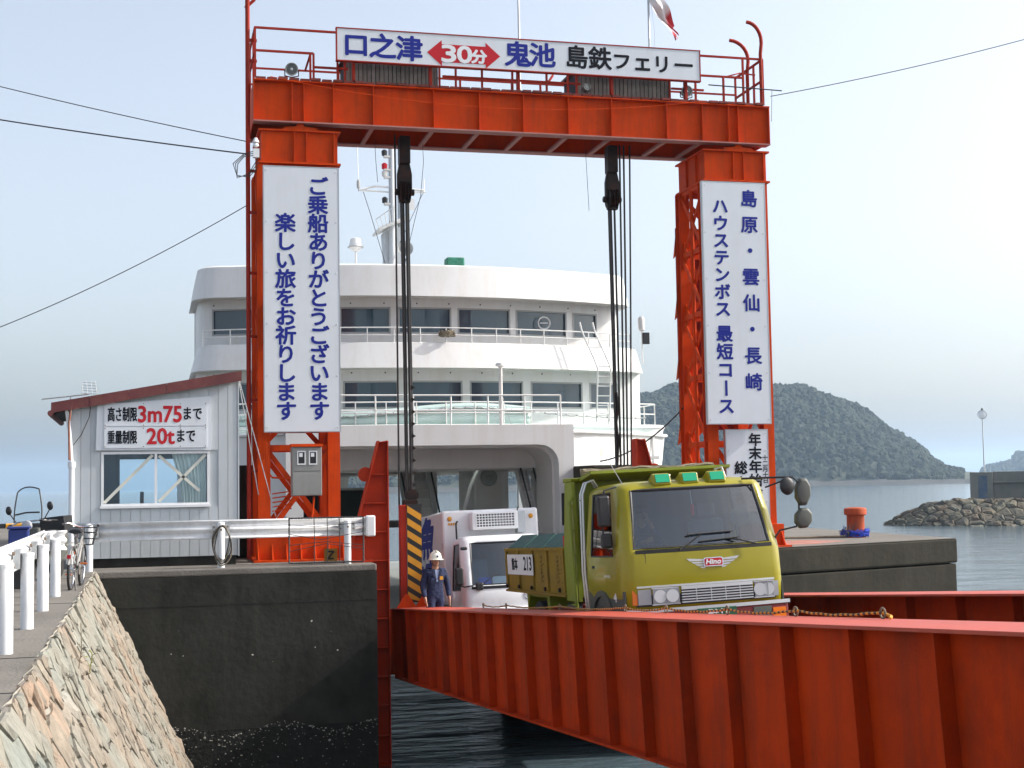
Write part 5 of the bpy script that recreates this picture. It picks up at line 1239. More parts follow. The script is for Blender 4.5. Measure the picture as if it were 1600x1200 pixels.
def ring_pts(hw, yf, yr, r, bow, NF=10):
    ye = yf + bow * ((hw - r) / hw) ** 2
    left = [(-hw, yr + (ye + r - yr) * t) for t in TS]
    cl = [(-hw + r - r * math.cos(a), ye + r - r * math.sin(a)) for a in (math.pi / 8, math.pi / 4, 3 * math.pi / 8)]
    fr = [(-hw + r + (2 * hw - 2 * r) * i / NF, yf + bow * ((-hw + r + (2 * hw - 2 * r) * i / NF) / hw) ** 2) for i in range(NF + 1)]
    return left + cl + fr + [(-x, y) for x, y in reversed(cl)] + [(-x, y) for x, y in reversed(left)]
def cab_loft(par, levels, wind, side, paint, gl_f, gl_s, NF=10):
    """levels: (z, hw, yf, yr, r, bow).  wind / side: level index ranges that become glass at the front / at the sides"""
    rings = [[(x, y, l[0]) for x, y in ring_pts(*l[1:], NF)] for l in levels]; n = len(rings[0]); nl = len(TS)
    f0 = nl - 1 + 4; f1 = f0 + NF         # front segment indices
    shell, wf, ws1, ws2 = MB(), MB(), MB(), MB()
    for i in range(len(rings) - 1):
        for k in range(n - 1):
            q = [rings[i][k], rings[i][k + 1], rings[i + 1][k + 1], rings[i + 1][k]]
            isf = f0 <= k < f1 and wind[0] <= i < wind[1]
            isl = 1 <= k <= 2 and side[0] <= i < side[1]; isr = n - 4 <= k <= n - 3 and side[0] <= i < side[1]
            (wf if isf else ws1 if isl else ws2 if isr else shell).add(q, [(0, 1, 2, 3)])
        shell.add([rings[i][n - 1], rings[i][0], rings[i + 1][0], rings[i + 1][n - 1]], [(0, 1, 2, 3)])
    shell.add(rings[-1], [tuple(range(n))])
    bm = bmesh.new(); me = bpy.data.meshes.new('cab_body'); me.from_pydata(shell.v, [], shell.f); bm.from_mesh(me); bmesh.ops.remove_doubles(bm, verts=bm.verts, dist=.0005); bmesh.ops.recalc_face_normals(bm, faces=bm.faces); bm.to_mesh(me); bm.free()
    me.materials.append(M[paint]); body = link('cab_body', me, par, True, sol=.03)
    w = wf.build('windscreen', gl_f, par, smooth=True); w1 = ws1.build('side_window', gl_s, par, smooth=True); w2 = ws2.build('side_window', gl_s, par, smooth=True)
    a, c = wind
    rim = [rings[a][k] for k in range(f0, f1 + 1)] + [rings[i][f1] for i in range(a + 1, c + 1)] + [rings[c][k] for k in range(f1 - 1, f0 - 1, -1)] + [rings[i][f0] for i in range(c - 1, a, -1)]
    MB().tube(rim, .022, 6, closed=True).build('windscreen_gasket', 'black', w, smooth=True)
    for o, kk in ((w1, (1, 3)), (w2, (n - 4, n - 2))):
        a, c = side; rim = [rings[a][k] for k in range(kk[0], kk[1] + 1)] + [rings[i][kk[1]] for i in range(a + 1, c + 1)] + [rings[c][k] for k in range(kk[1] - 1, kk[0] - 1, -1)] + [rings[i][kk[0]] for i in range(c - 1, a, -1)]
        MB().tube(rim, .018, 6, closed=True).build('window_seal', 'black', o, smooth=True)
    return body
def wheel(par, x, y, z, r, w):
    t = MB().lathe([(r * .60, -w / 2), (r * .92, -w / 2), (r, -w / 2 + .03), (r, w / 2 - .03), (r * .92, w / 2), (r * .60, w / 2)], (x, y, z), 32, axis='x').build('wheel', 'rubber', par, smooth=True)
    s = -1 if x < 0 else 1
    MB().lathe([(r * .60, 0), (r * .56, s * .02), (r * .45, -s * .05), (r * .25, -s * .02), (r * .2, s * .06), (.02, s * .07)], (x + s * w / 2 * .9, y, z), 24, axis='x').build('rim', 'greylow', t, smooth=True)
    return t
def mirror(par, c, w, h, d, m_='black'):
    return MB().box(c[0] - w / 2, c[0] + w / 2, c[1] - d / 2, c[1] + d / 2, c[2] - h / 2, c[2] + h / 2).build('mirror', m_, par, bevel=.03)
# ------------------------------------------------------------------ dump truck
DT = thing('dump_truck', 'olive yellow dump truck driving up the ramp towards the camera', 'truck', (7.26, 17.65, zd(17.65, 7.26) - .01), rot=(-.045, -.034, -.009)); DT.scale = (1.045, 1, 1)
lv = [(.50, 1.06, .06, 1.72, .13, .06), (.95, 1.08, .02, 1.72, .14, .06), (1.40, 1.08, .02, 1.72, .15, .07), (1.49, 1.075, .04, 1.72, .15, .08), (1.90, 1.035, .15, 1.70, .15, .09), (2.27, .995, .27, 1.68, .15, .10), (2.325, .97, .32, 1.66, .16, .10), (2.365, .91, .42, 1.60, .18, .10), (2.39, .78, .60, 1.48, .2, .08)]
cab = cab_loft(DT, lv, (3, 5), (2, 5), 'lime', 'truckglass', 'sideglass')
# interior
bx('cab_floor', 'cabin', DT, -1.0, 1.0, .2, 1.65, .70, .78)
bx('cab_back', 'cabin', DT, -.98, .98, 1.58, 1.63, .8, 2.3)
MB().prism([(.18, .8), (.18, 1.46), (.30, 1.50), (.55, 1.42), (.60, .8)], 'x', -.98, .98).build('dashboard', 'seat', DT, bevel=.03)
for x in (-.55, .55):
    st = bx('seat', 'seat', DT, x - .27, x + .27, .85, 1.35, 1.05, 1.22, bevel=.05); bx('seat_back', 'seat', st, x - .26, x + .26, 1.30, 1.45, 1.2, 1.85, bevel=.06); bx('headrest', 'seat', st, x - .14, x + .14, 1.30, 1.42, 1.88, 2.08, bevel=.04)
sw = MB(); c0 = Vector((-.52, .62, 1.50)); ax1 = Vector((1, 0, 0)); ax2 = Vector((0, .55, .83)).normalized()
sw.tube([c0 + .22 * (math.cos(a) * ax1 + math.sin(a) * ax2) for a in [k * math.pi / 14 for k in range(28)]], .017, 6, closed=True); sw.tube([c0 - ax1 * .2, c0 + ax1 * .2], .016, 6).tube([c0, c0 + Vector((0, -.1, -.3))], .03, 6)
sw.build('steering_wheel', 'black', DT, smooth=True)
tb('charm', 'red_text', DT, [(.02, .42, 2.05), (.02, .42, 1.90)], .022, 6); tb('charm_cord', 'postwhite', DT, [(.0, .40, 2.24), (.02, .42, 2.04)], .005, 4)
MB().lathe([(.13, 0), (.12, .012)], (.62, .30, 1.85), 18, axis='y').build('lookout_mirror', 'black', DT)
# front trim
def fy(x, base=.02, bow=.06): return base + bow * (x / 1.08) ** 2
def frontstrip(name, m_, par, x0, x1, z0, z1, d, t=.012, base=.02, bow=.06, n=8):
    xs = [x0 + (x1 - x0) * i / n for i in range(n + 1)]
    P = [(x, fy(x, base, bow) - d - t) for x in xs] + [(x, fy(x, base, bow) - d) for x in reversed(xs)]
    return MB().prism(P, 'z', z0, z1).build(name, m_, par)
frontstrip('cowl_strip', 'black', DT, -.92, .95, 1.425, 1.475, .002, .012, .02, .075)
frontstrip('panel_seam', 'black', DT, -.80, .98, 1.085, 1.092, .001, .003); bx('panel_seam', 'black', DT, -.802, -.795, .042, .06, .98, 1.43)
frontstrip('chrome_strip', 'silver', DT, -.94, .94, .975, 1.00, .003, .02)
frontstrip('lamp_recess', 'black', DT, -.95, .95, .73, .972, .001, .008)
gr = frontstrip('grille', 'chrome', DT, -.36, .62, .745, .965, .008, .006); gr.data.materials[0] = M['black']
for k in range(6): frontstrip('grille_bar', 'silver', gr, -.36, .62, .752 + k * .035, .766 + k * .035 + (.03 if k == 5 else 0), .014, .022)
for x in (-.16, .04, .24, .44): bx('grille_bar', 'silver', gr, x - .004, x + .004, fy(x) - .03, fy(x) - .015, .75, .95)
def headlamp(x0, x1):
    h = frontstrip('headlamp', 'lens', DT, x0, x1, .755, .955, .006, .022); 
    f = MB()
    for (a, c, z0, z1) in ((x0 - .015, x1 + .015, .742, .754), (x0 - .015, x1 + .015, .956, .968)): f.box(a, c, fy(x0) - .035, fy(x0) - .004, z0, z1)
    f.build('lamp_bezel', 'silver', h)
    for cx in (x0 + (x1 - x0) * .27, x0 + (x1 - x0) * .73): MB().lathe([(.085, -.002), (.08, .012), (.045, .018), (.01, .01)], (cx, fy(cx) - .032, .855), 18, axis='y').build('reflector', 'silver', h, smooth=True)
    bx('lamp_divider', 'gasket', h, (x0 + x1) / 2 + .05, (x0 + x1) / 2 + .06, fy(x0) - .034, fy(x0) - .028, .757, .953)
headlamp(-.74, -.39); headlamp(.65, .90)
frontstrip('indicator', 'lens', DT, -.93, -.76, .755, .955, .004, .018); frontstrip('indicator', 'amber', DT, -1.0, -.935, .755, .955, -.02, .03); frontstrip('indicator', 'lens', DT, .91, .99, .755, .955, -.01, .03)
# bumper
bp_ = MB()
bp_.prism([(x, fy(x, -.06, .10) - .02) for x in [-1.1 + 2.2 * i / 12 for i in range(13)]] + [(x, .25) for x in (1.1, -1.1)], 'z', .40, .66)
bmp = bp_.build('bumper', 'redframe', DT, bevel=.02)
frontstrip('bumper_trim', 'silver', bmp, -1.11, 1.12, .655, .70, .012, .03, -.06, .10, 12); frontstrip('bumper_trim', 'silver', bmp, .35, 1.08, .405, .43, .012, .02, -.06, .10, 6)
frontstrip('fog_lamp', 'greylow', bmp, .58, .84, .44, .63, .012, .02, -.06, .10, 3); frontstrip('indicator', 'amber', bmp, .86, 1.05, .44, .60, .012, .025, -.06, .10, 3); frontstrip('bumper_patch', 'bridge', bmp, -.98, -.5, .42, .63, .010, .012, -.06, .10, 4)
npl = bx('number_plate', 'plategreen', DT, -.20, .33, -.105, -.095, .42, .665, bevel=.01)
lettering([('熊本', -.06, .08, .585, .645, 'fit'), ('11', .12, .19, .585, .645, 'fit'), ('あ', -.17, -.11, .47, .53, 'em')], -.108, 'white_text', npl, .004); 
for x in (-.10, .23): MB().lathe([(.03, 0), (.02, -.012)], (x, -.105, .455), 10, axis='y').build('plate_seal', 'postwhite', npl)
# winged emblem
em = MB()
for s in (-1, 1):
    for k in range(4):
        l = .36 - .055 * k; z = 1.305 - .033 * k
        P = [(.10 + s * .115, z), (.10 + s * l, z + .020 if k == 0 else z + .004), (.10 + s * (l - .04), z - .018), (.10 + s * .115, z - .022)]
        em.prism(P, 'y', .005, .016)
ew = em.build('emblem', 'silver', DT); 
MB().prism([(-.025, 1.205), (.225, 1.205), (.235, 1.225), (.235, 1.305), (.215, 1.325), (-.015, 1.325), (-.035, 1.305), (-.035, 1.225)], 'y', -.004, .012).build('emblem_rim', 'chrome', ew)
MB().prism([(-.012, 1.217), (.212, 1.217), (.222, 1.235), (.222, 1.295), (.205, 1.313), (-.005, 1.313), (-.022, 1.295), (-.022, 1.235)], 'y', -.009, -.005).build('emblem_plate', 'red_text', ew)
lettering([('Hino', .0, .20, 1.237, 1.297, 'fit')], 0, 'white_text', ew, .005, frame=lambda a, h, d: (a + (h - 1.26) * .25, -.0105 - d, h))
# wipers
for pts in ([(-.35, -.02, 1.45), (-.18, .02, 1.55), (-.02, .045, 1.64)], [(-.22, .03, 1.645), (.42, .05, 1.66)], [(.72, -.02, 1.46), (.5, .0, 1.53), (.3, .035, 1.57)], [(-.06, .02, 1.545), (.5, .03, 1.575)]):
    tb('wiper', 'black', DT, pts, .011, 5)
# roof marker lamps
for x in (-.40, -.02, .36):
    h = MB().prism([(.34, 2.30), (.30, 2.345), (.34, 2.475), (.40, 2.495), (.62, 2.38)], 'x', x - .12, x + .12).build('marker_lamp', 'lime', DT, bevel=.015)
    MB().prism([(.294, 2.37), (.335, 2.48), (.346, 2.477), (.308, 2.365)], 'x', x - .095, x + .095).build('lens', 'greenlens', h)
tb('roof_rail', 'steelpipe', DT, [(.55, .9, 2.38), (.55, .85, 2.53), (.62, .8, 2.55), (.68, .8, 2.36)], .02, 6)
tb('aerial', 'steelpipe', DT, [(-.85, .6, 2.36), (-1.0, .75, 2.75)], .005, 4)
# door details (driver side faces the camera's left)
for s in (-1, 1):
    dr = MB()
    dr.box(s * 1.083 - .002, s * 1.083 + .002, .38, .386, .62, 1.42).box(s * 1.083 - .002, s * 1.083 + .002, 1.50, 1.506, .62, 1.42).box(s * 1.083 - .002, s * 1.083 + .002, .386, 1.5, .62, .626)
    d_ = dr.build('door_seam', 'black', DT); bx('door_handle', 'chrome', d_, s * 1.095 - .012, s * 1.095 + .012, 1.30, 1.44, 1.24, 1.275)
    MB().prism([(.62, 1.40), (.95, 1.40), (.95, 1.10), (.68, 1.08)], 'x', s * 1.086 - .004, s * 1.086 + .004).build('lower_window', 'black', d_)
    MB().box(s * 1.078 - .012, s * 1.078 + .012, .12, 1.71, .50, .945).build('lower_panel', 'greylow', DT)
    MB().prism([(.62 + .52 * math.cos(a) + .45, .42 + .52 * math.sin(a)) for a in [k * math.pi / 10 for k in range(11)]] + [(.62 + .44 * math.cos(a) + .45, .42 + .44 * math.sin(a)) for a in [k * math.pi / 10 for k in range(10, -1, -1)]], 'x', s * 1.10 - .02, s * 1.10 + .02).build('wheel_arch', 'greylow', DT)
lettering([('RANGER', .66, .93, 1.12, 1.16, 'fit')], 0, 'white_text', DT, .003, frame=lambda a, h, d: (-1.092 - d, 1.59 - a, h))
lettering([('4', .44, .56, .80, .92, 'fit')], 0, 'white_text', DT, .008, frame=lambda a, h, d: (-1.092 - d, 1.0 - a + .0, h))
tb('side_step', 'redframe', DT, [(-1.0, .9, .35), (-1.12, 1.0, .35), (-1.12, 1.6, .35), (-1.0, 1.7, .35)], .02, 6)
# mirrors: driver side pair, far side cluster
mirror(DT, (-1.20, .42, 2.02), .17, .42, .10); mirror(DT, (-1.17, .46, 1.62), .15, .20, .09)
tb('mirror_arm', 'black', DT, [(-1.0, .45, 2.34), (-1.18, .40, 2.30), (-1.22, .45, 2.0), (-1.19, .5, 1.55), (-1.08, .5, 1.42)], .014, 6)
tb('mirror_arm', 'black', DT, [(.72, .36, 2.36), (.98, .15, 2.35), (1.34, .10, 2.34), (1.40, .10, 2.26), (1.40, .12, 1.80), (1.34, .12, 1.66), (1.12, .16, 1.62), (1.02, .15, 1.5)], .014, 6)
tb('mirror_arm', 'black', DT, [(1.0, .25, 2.22), (1.24, .10, 2.31)], .012, 6)
for c_, w_, h_ in (((1.47, .12, 2.13), .115, .205), ((1.45, .12, 1.77), .13, .15)):
    mm = MB().lathe([(.3, -.07), (.85, -.06), (1.0, -.02), (1.0, .03), (.6, .06)], (0, 0, 0), 8, axis='y'); ca = math.cos(R(22.5))
    mm.v = [(c_[0] + (max(-1, min(1, (v[0] * math.cos(R(22.5)) - v[2] * math.sin(R(22.5))) * 1.05)) + .12 * v[2]) * w_, c_[1] + v[1], c_[2] + (v[0] * math.sin(R(22.5)) + v[2] * math.cos(R(22.5))) * h_) for v in mm.v]
    mm.build('mirror', 'greylow', DT, smooth=True, bevel=.015)
MB().ball((1.24, .08, 2.22), .105, 14, (1, .35, 1.2)).build('round_mirror', 'black', DT, smooth=True)
# guard frames behind the cab, headboard, bed
for y in (1.80, 1.92):
    tb('guard_pipe', 'steelpipe', DT, [(-1.06, y, .30), (-1.10, y, 1.2), (-1.08, y - .05, 2.3), (-1.02, y - .05, 2.46), (-.92, y - .05, 2.5), (-.85, y, 2.4)], .017, 8)
for k in range(5): tb('guard_rung', 'steelpipe', DT, [(-1.09, 1.80, .7 + k * .38), (-1.09, 1.92, .7 + k * .38)], .012, 6)
BD_ = MB().box(-1.10, 1.10, 2.36, 2.44, .80, 2.50).build('bed_headboard', 'limegreen', DT, bevel=.01)
for x in (-1.125, 1.075): MB().prism([(2.10, .75), (2.75, .75), (2.75, 1.52), (2.5, 2.50), (2.15, 2.50)], 'x', x, x + .05).build('headboard_wing', 'limegreen', DT)
MB().prism([(2.15, 2.505), (2.60, 2.505), (2.55, 2.57), (2.12, 2.55)], 'x', -1.13, 1.13).build('headboard_cap', 'limegreen', BD_, bevel=.01)
MB().prism([(1.55, 2.62), (2.14, 2.56), (2.14, 2.50), (1.55, 2.58)], 'x', -1.0, 1.05).build('cab_visor_plate', 'limegreen', BD_)
tb('guard_pipe', 'limegreen', DT, [(-1.16, 2.12, .5), (-1.18, 2.12, 2.2), (-1.12, 2.12, 2.3)], .025, 6)
for k in range(5): bx('headboard_step', 'limegreen', DT, -1.19, -1.13, 2.11, 2.3, .7 + k * .36, .72 + k * .36)
tp = MB(); rnd = random.Random(5)
for k in range(9): tp.tube([(-.95 + 2.0 * i / 14 , 2.2 + .06 * math.sin(k + i), 2.60 + .035 * math.sin(i * .9 + k * 1.7) + .02 * (k % 3)) for i in range(15)], .022, 5)
tp.build('rolled_tarp_rope', 'hemp', DT, smooth=True)
for x in (-.7, .0, .7): bx('tarp_hook', 'black', DT, x - .02, x + .02, 2.09, 2.12, 2.50, 2.58)
for s in (-1, 1):
    sp = bx('bed_side', 'ochre', DT, min(s * 1.05, s * 1.11), max(s * 1.05, s * 1.11), 2.76, 6.55, .84, 1.50)
    for y in (2.80, 3.75, 4.65, 5.6, 6.45): bx('side_rib', 'ochre', sp, min(s * 1.112, s * 1.14), max(s * 1.112, s * 1.14), y, y + .09, .86, 1.50)
    bx('top_rail', 'ochre', sp, min(s * 1.04, s * 1.145), max(s * 1.04, s * 1.145), 2.755, 6.56, 1.502, 1.545); bx('bottom_rail', 'ochre', sp, min(s * 1.03, s * 1.15), max(s * 1.03, s * 1.15), 2.755, 6.56, .80, .838)
    for k in range(5): MB().lathe([(.035, 0), (.03, s * .03)], (s * 1.15, 3.0 + k * .85, .90), 8, axis='x').build('hinge_bolt', 'greasy', sp)
    for k in range(3):
        y0 = 3.0 + k * 1.16
        MB().add([(s * 1.10, y0, 1.55), (s * 1.10, y0 + 1.1, 1.55), (s * .86, y0 + 1.05, 1.76), (s * .86, y0 + .05, 1.76), (s * 1.08, y0, 1.54), (s * 1.08, y0 + 1.1, 1.54), (s * .84, y0 + 1.05, 1.74), (s * .84, y0 + .05, 1.74)], [(0, 1, 2, 3), (7, 6, 5, 4), (0, 4, 5, 1), (1, 5, 6, 2), (2, 6, 7, 3), (3, 7, 4, 0)]).build('bed_flap', 'teal_flap', DT)
bx('bed_floor', 'ochre', DT, -1.04, 1.04, 2.45, 6.55, .80, .86); bx('tailgate', 'ochre', DT, -1.05, 1.05, 6.56, 6.62, .82, 1.55)
bx('warning_flag', 'red_text', DT, -1.08, -1.0, 2.78, 2.95, 1.56, 1.72)
bs = bx('bed_plate', 'postwhite', DT, -1.147, -1.142, 4.60, 6.35, 1.10, 1.44)
def side(a, h, d): return (-1.1485 - d, 6.30 - a, h)
lettering([('熊本', .28, .68, 1.18, 1.38, 'fit'), ('213', 1.10, 1.62, 1.18, 1.40, 'fit')], 0, 'black_text', bs, .007, frame=side)
rnd = random.Random(12)
for a0 in (2.05, 2.38, 3.0, 3.25):          # illegible columns of small worn characters
    mk = MB()
    for r_ in range(7):
        for q in range(3):
            u0 = a0 + rnd.uniform(0, .12); h0 = 1.00 + r_ * .062; mk.box(-1.1145, -1.1125, 6.3 - u0 - rnd.uniform(.03, .10), 6.3 - u0, h0 + q * .016, h0 + q * .016 + .010)
    mk.build('worn_marking', 'black_text', DT)
# chassis and wheels
for x in (-.42, .42): bx('chassis_rail', 'redframe', DT, x - .04, x + .04, .5, 6.4, .55, .76)
for y in (1.9, 3.0, 4.2): bx('cross_member', 'redframe', DT, -.45, .45, y, y + .08, .58, .74)
bx('fuel_tank', 'greylow', DT, -.95, -.55, 2.6, 3.5, .30, .68, bevel=.06)
tb('side_guard', 'redframe', DT, [(-1.0, 2.3, .70), (-1.05, 2.4, .45), (-1.05, 3.9, .42), (-1.0, 4.0, .65)], .022, 6); tb('side_guard', 'redframe', DT, [(-1.05, 2.4, .62), (-1.05, 3.9, .60)], .02, 6)
MB().prism([(3.95, .82), (5.35, .82), (5.35, .45), (5.2, .75), (4.1, .75), (4.0, .40), (3.9, .40)], 'x', -1.08, -.70).build('rear_mudguard', 'limegreen', DT)
for x in (-.92, .92): wheel(DT, x, 1.07, .42 - .045, .42, .24)
for x in (-.98, -.72, .72, .98): wheel(DT, x, 4.65, .42 - .16, .42, .22)

# ------------------------------------------------------------------ white refrigerated truck
WT = thing('refrigerated_truck', 'white refrigerated box truck coming off the ferry behind the dump truck', 'truck', (7.42, 28.8, zd(28.8)), rot=(-math.atan(SL), -XF * .8, 0))
lv = [(.34, .97, .10, 1.55, .14, .10), (.62, .99, .02, 1.55, .16, .10), (.98, .985, .03, 1.55, .17, .10), (1.08, .98, .07, 1.55, .17, .11), (1.55, .945, .30, 1.54, .17, .12), (1.97, .90, .50, 1.50, .17, .13), (2.06, .87, .60, 1.46, .18, .12), (2.12, .78, .75, 1.38, .2, .1)]
cab_loft(WT, lv, (3, 5), (2, 5), 'whitetruck', 'truckglass', 'sideglass')
bx('cab_back', 'cabin', WT, -.85, .85, 1.42, 1.47, .5, 1.95); bx('cab_floor', 'cabin', WT, -.9, .9, .2, 1.45, .5, .58); MB().prism([(.22, .55), (.22, 1.04), (.5, 1.06), (.55, .55)], 'x', -.88, .88).build('dashboard', 'cabin', WT)
bx('dash_folder', 'bluenet', WT, -.62, -.36, .36, .40, 1.07, 1.24); bx('dash_papers', 'postwhite', WT, -.32, .5, .40, .44, 1.07, 1.25)
for x in (-.45, .45):
    st = bx('seat', 'seat', WT, x - .24, x + .24, .75, 1.2, .75, .9, bevel=.05); bx('seat_back', 'seat', st, x - .23, x + .23, 1.18, 1.32, .9, 1.65, bevel=.06)
def wfy(x): return .02 + .10 * (x / .98) ** 2
for (z0, z1, m_) in ((.605, .612, 'black'), (1.0, 1.06, 'black')):
    xs = [-.85 + 1.7 * i / 8 for i in range(9)]; MB().prism([(x, wfy(x) - .012) for x in xs] + [(x, wfy(x) + .02) for x in reversed(xs)], 'z', z0, z1).build('front_seam', m_, WT)
xs = [-.98 + 1.96 * i / 8 for i in range(9)]; MB().prism([(x, wfy(x) - .07) for x in xs] + [(x, wfy(x) + .05) for x in reversed(xs)], 'z', .28, .60).build('bumper', 'whitetruck', WT, bevel=.03)
for x in (-.72, .72): MB().lathe([(.11, 0), (.10, -.03), (.03, -.045)], (x, wfy(x) - .07, .45), 16, axis='y').build('headlamp', 'lens', WT, smooth=True)
el = MB(); el.tube([(.36 + .11 * math.cos(a), wfy(.36) - .02, .83 + .09 * math.sin(a)) for a in [k * math.pi / 12 for k in range(24)]], .010, 6, closed=True)
el.tube([(.26, wfy(.3) - .022, .85), (.31, wfy(.3) - .022, .855), (.36, wfy(.36) - .022, .80), (.41, wfy(.4) - .022, .855), (.46, wfy(.4) - .022, .85)], .010, 6); el.build('emblem', 'chrome', WT, smooth=True)
tb('wiper', 'black', WT, [(-.62, .10, 1.10), (-.35, .17, 1.26), (.2, .22, 1.34)], .010, 5)
mirror(WT, (-1.10, .12, 1.28), .17, .36, .12); tb('mirror_arm', 'black', WT, [(-1.12, .12, 1.10), (-1.0, .10, 1.06), (-.82, .06, 1.08)], .016, 6); mirror(WT, (-.70, .02, 1.06), .16, .16, .10); mirror(WT, (-.98, .10, 1.86), .15, .07, .10)
tb('grab_pipe', 'black', WT, [(-.82, 1.5, 2.10), (-.82, 1.52, 2.45), (-.78, 1.52, 2.5)], .02, 6)
box = bx('box_body', 'whitetruck', WT, -1.10, 1.10, 1.65, 6.4, .72, 2.74, bevel=.05)
bx('box_rim', 'galv', box, -1.12, 1.12, 1.66, 1.72, .70, .74)
for s in (-1, 1): 
    MB().lathe([(.055, 0), (.05, -.02), (.02, -.03)], (s * .93, 1.648, 2.56), 14, axis='y').build('marker_lamp', 'yellow', box)
un = bx('cooling_unit', 'whitetruck', WT, -.50, .55, 1.30, 1.645, 2.28, 2.68, bevel=.03)
bx('grille_back', 'black', un, -.40, .46, 1.292, 1.298, 2.34, 2.63)
for k in range(14): bx('grille_bar', 'whitetruck', un, -.405 + k * .0665 - .009, -.405 + k * .0665 + .009, 1.278, 1.291, 2.33, 2.64)
for k in range(6): bx('grille_bar', 'whitetruck', un, -.414, .469, 1.270, 1.277, 2.335 + k * .059 - .010, 2.335 + k * .059 + .010)
bx('unit_side', 'galv', un, .56, .74, 1.42, 1.645, 2.2, 2.66); tb('unit_hose', 'black', un, [(.60, 1.6, 2.66), (.62, 1.55, 2.76), (.66, 1.66, 2.77)], .015, 5)
lettering([('KEEP', -.98, -.78, 2.44, 2.485, 'fit')], 0, 'yellow', box, .004, frame=lambda a, h, d: (a, 1.6455 - d, h)) if False else None
for k in range(4): bx('small_sticker', 'yellow', box, -.97 + k * .055, -.93 + k * .055, 1.640, 1.648, 2.42, 2.47)
lettering([('魚', .1, 1.9, 1.75, 2.65, 'fit'), ('大', .0, .8, 1.05, 1.75, 'fit'), ('市', 1.1, 2.2, 1.0, 1.7, 'fit')], 0, 'blue_text', box, .05, frame=lambda a, h, d: (-1.1025 - d, 4.6 - a - (h - 2) * .6, h))
bx('chassis', 'black', WT, -.4, .4, .5, 6.2, .45, .68)
for x in (-.82, .82): wheel(WT, x, .78, .36, .36, .2)
for x in (-.86, -.64, .64, .86): wheel(WT, x, 4.6, .36, .36, .18)

# ------------------------------------------------------------------ covered truck still on the car deck
CT = thing('covered_truck', 'dark green canvas covered truck waiting on the ferry car deck', 'truck', (6.3, 44, -2.02), rot=(0, 0, 0))
M['canvas'] = mat('dark_green_canvas', (.022, .035, .030), .85, var=.25, scale=3)
bx('canvas_cover', 'canvas', CT, -1.1, 1.1, 1.8, 7, .95, 3.42, bevel=.08); bx('roof_sheet', 'hullgrey', CT, -1.13, 1.13, 1.75, 7.05, 3.43, 3.50)
lv = [(.5, 1.0, .06, 1.6, .13, .06), (1.4, 1.0, .02, 1.6, .14, .07), (1.5, 1.0, .05, 1.6, .15, .08), (2.25, .93, .25, 1.58, .15, .1), (2.4, .85, .4, 1.5, .18, .1), (2.45, .7, .6, 1.4, .2, .1)]
cab_loft(CT, lv, (2, 3), (1, 3), 'greylow', 'sideglass', 'sideglass')
for x in (-.9, .9): wheel(CT, x, .9, .42, .42, .22); wheel(CT, x, 5, .42, .42, .22)
bx('chassis', 'black', CT, -.5, .5, .4, 6.8, .5, .9)
# ================================================================== PEOPLE
def skin(name, pts, edges, m_, parent, root, sub=2):
    me = bpy.data.meshes.new(name); bm = bmesh.new(); ly = bm.verts.layers.skin.verify(); vs = {}
    for k, (p, r) in pts.items():
        v = bm.verts.new(p); rr_ = r if isinstance(r, tuple) else (r, r); v[ly].radius = rr_; v[ly].use_root = (k == root); vs[k] = v
    for a, b in edges: bm.edges.new((vs[a], vs[b]))
    bm.to_mesh(me); bm.free(); me.materials.append(M[m_])
    o = bpy.data.objects.new(name, me); COL.objects.link(o); o.parent = parent
    s = o.modifiers.new('skin', 'SKIN'); s.use_smooth_shade = True
    q = o.modifiers.new('sub', 'SUBSURF'); q.levels = sub; q.render_levels = sub
    return o
M['skin'] = mat('skin', (.42, .22, .14), .55, var=.08, scale=20, coord='obj')
M['navy'] = mat('navy_work_cloth', (.014, .022, .065), .9, var=.25, scale=6, bump=.6, bscale=14, coord='obj')
M['helmet'] = flat('white_helmet', (.72, .70, .60), .25)
M['bluecloth'] = mat('dark_blue_shirt', (.03, .05, .11), .9, var=.2, coord='obj')
M['hair'] = flat('black_hair', (.012, .010, .009), .6)
M['paleblue'] = flat('pale_blue_shirt', (.28, .36, .55), .9)
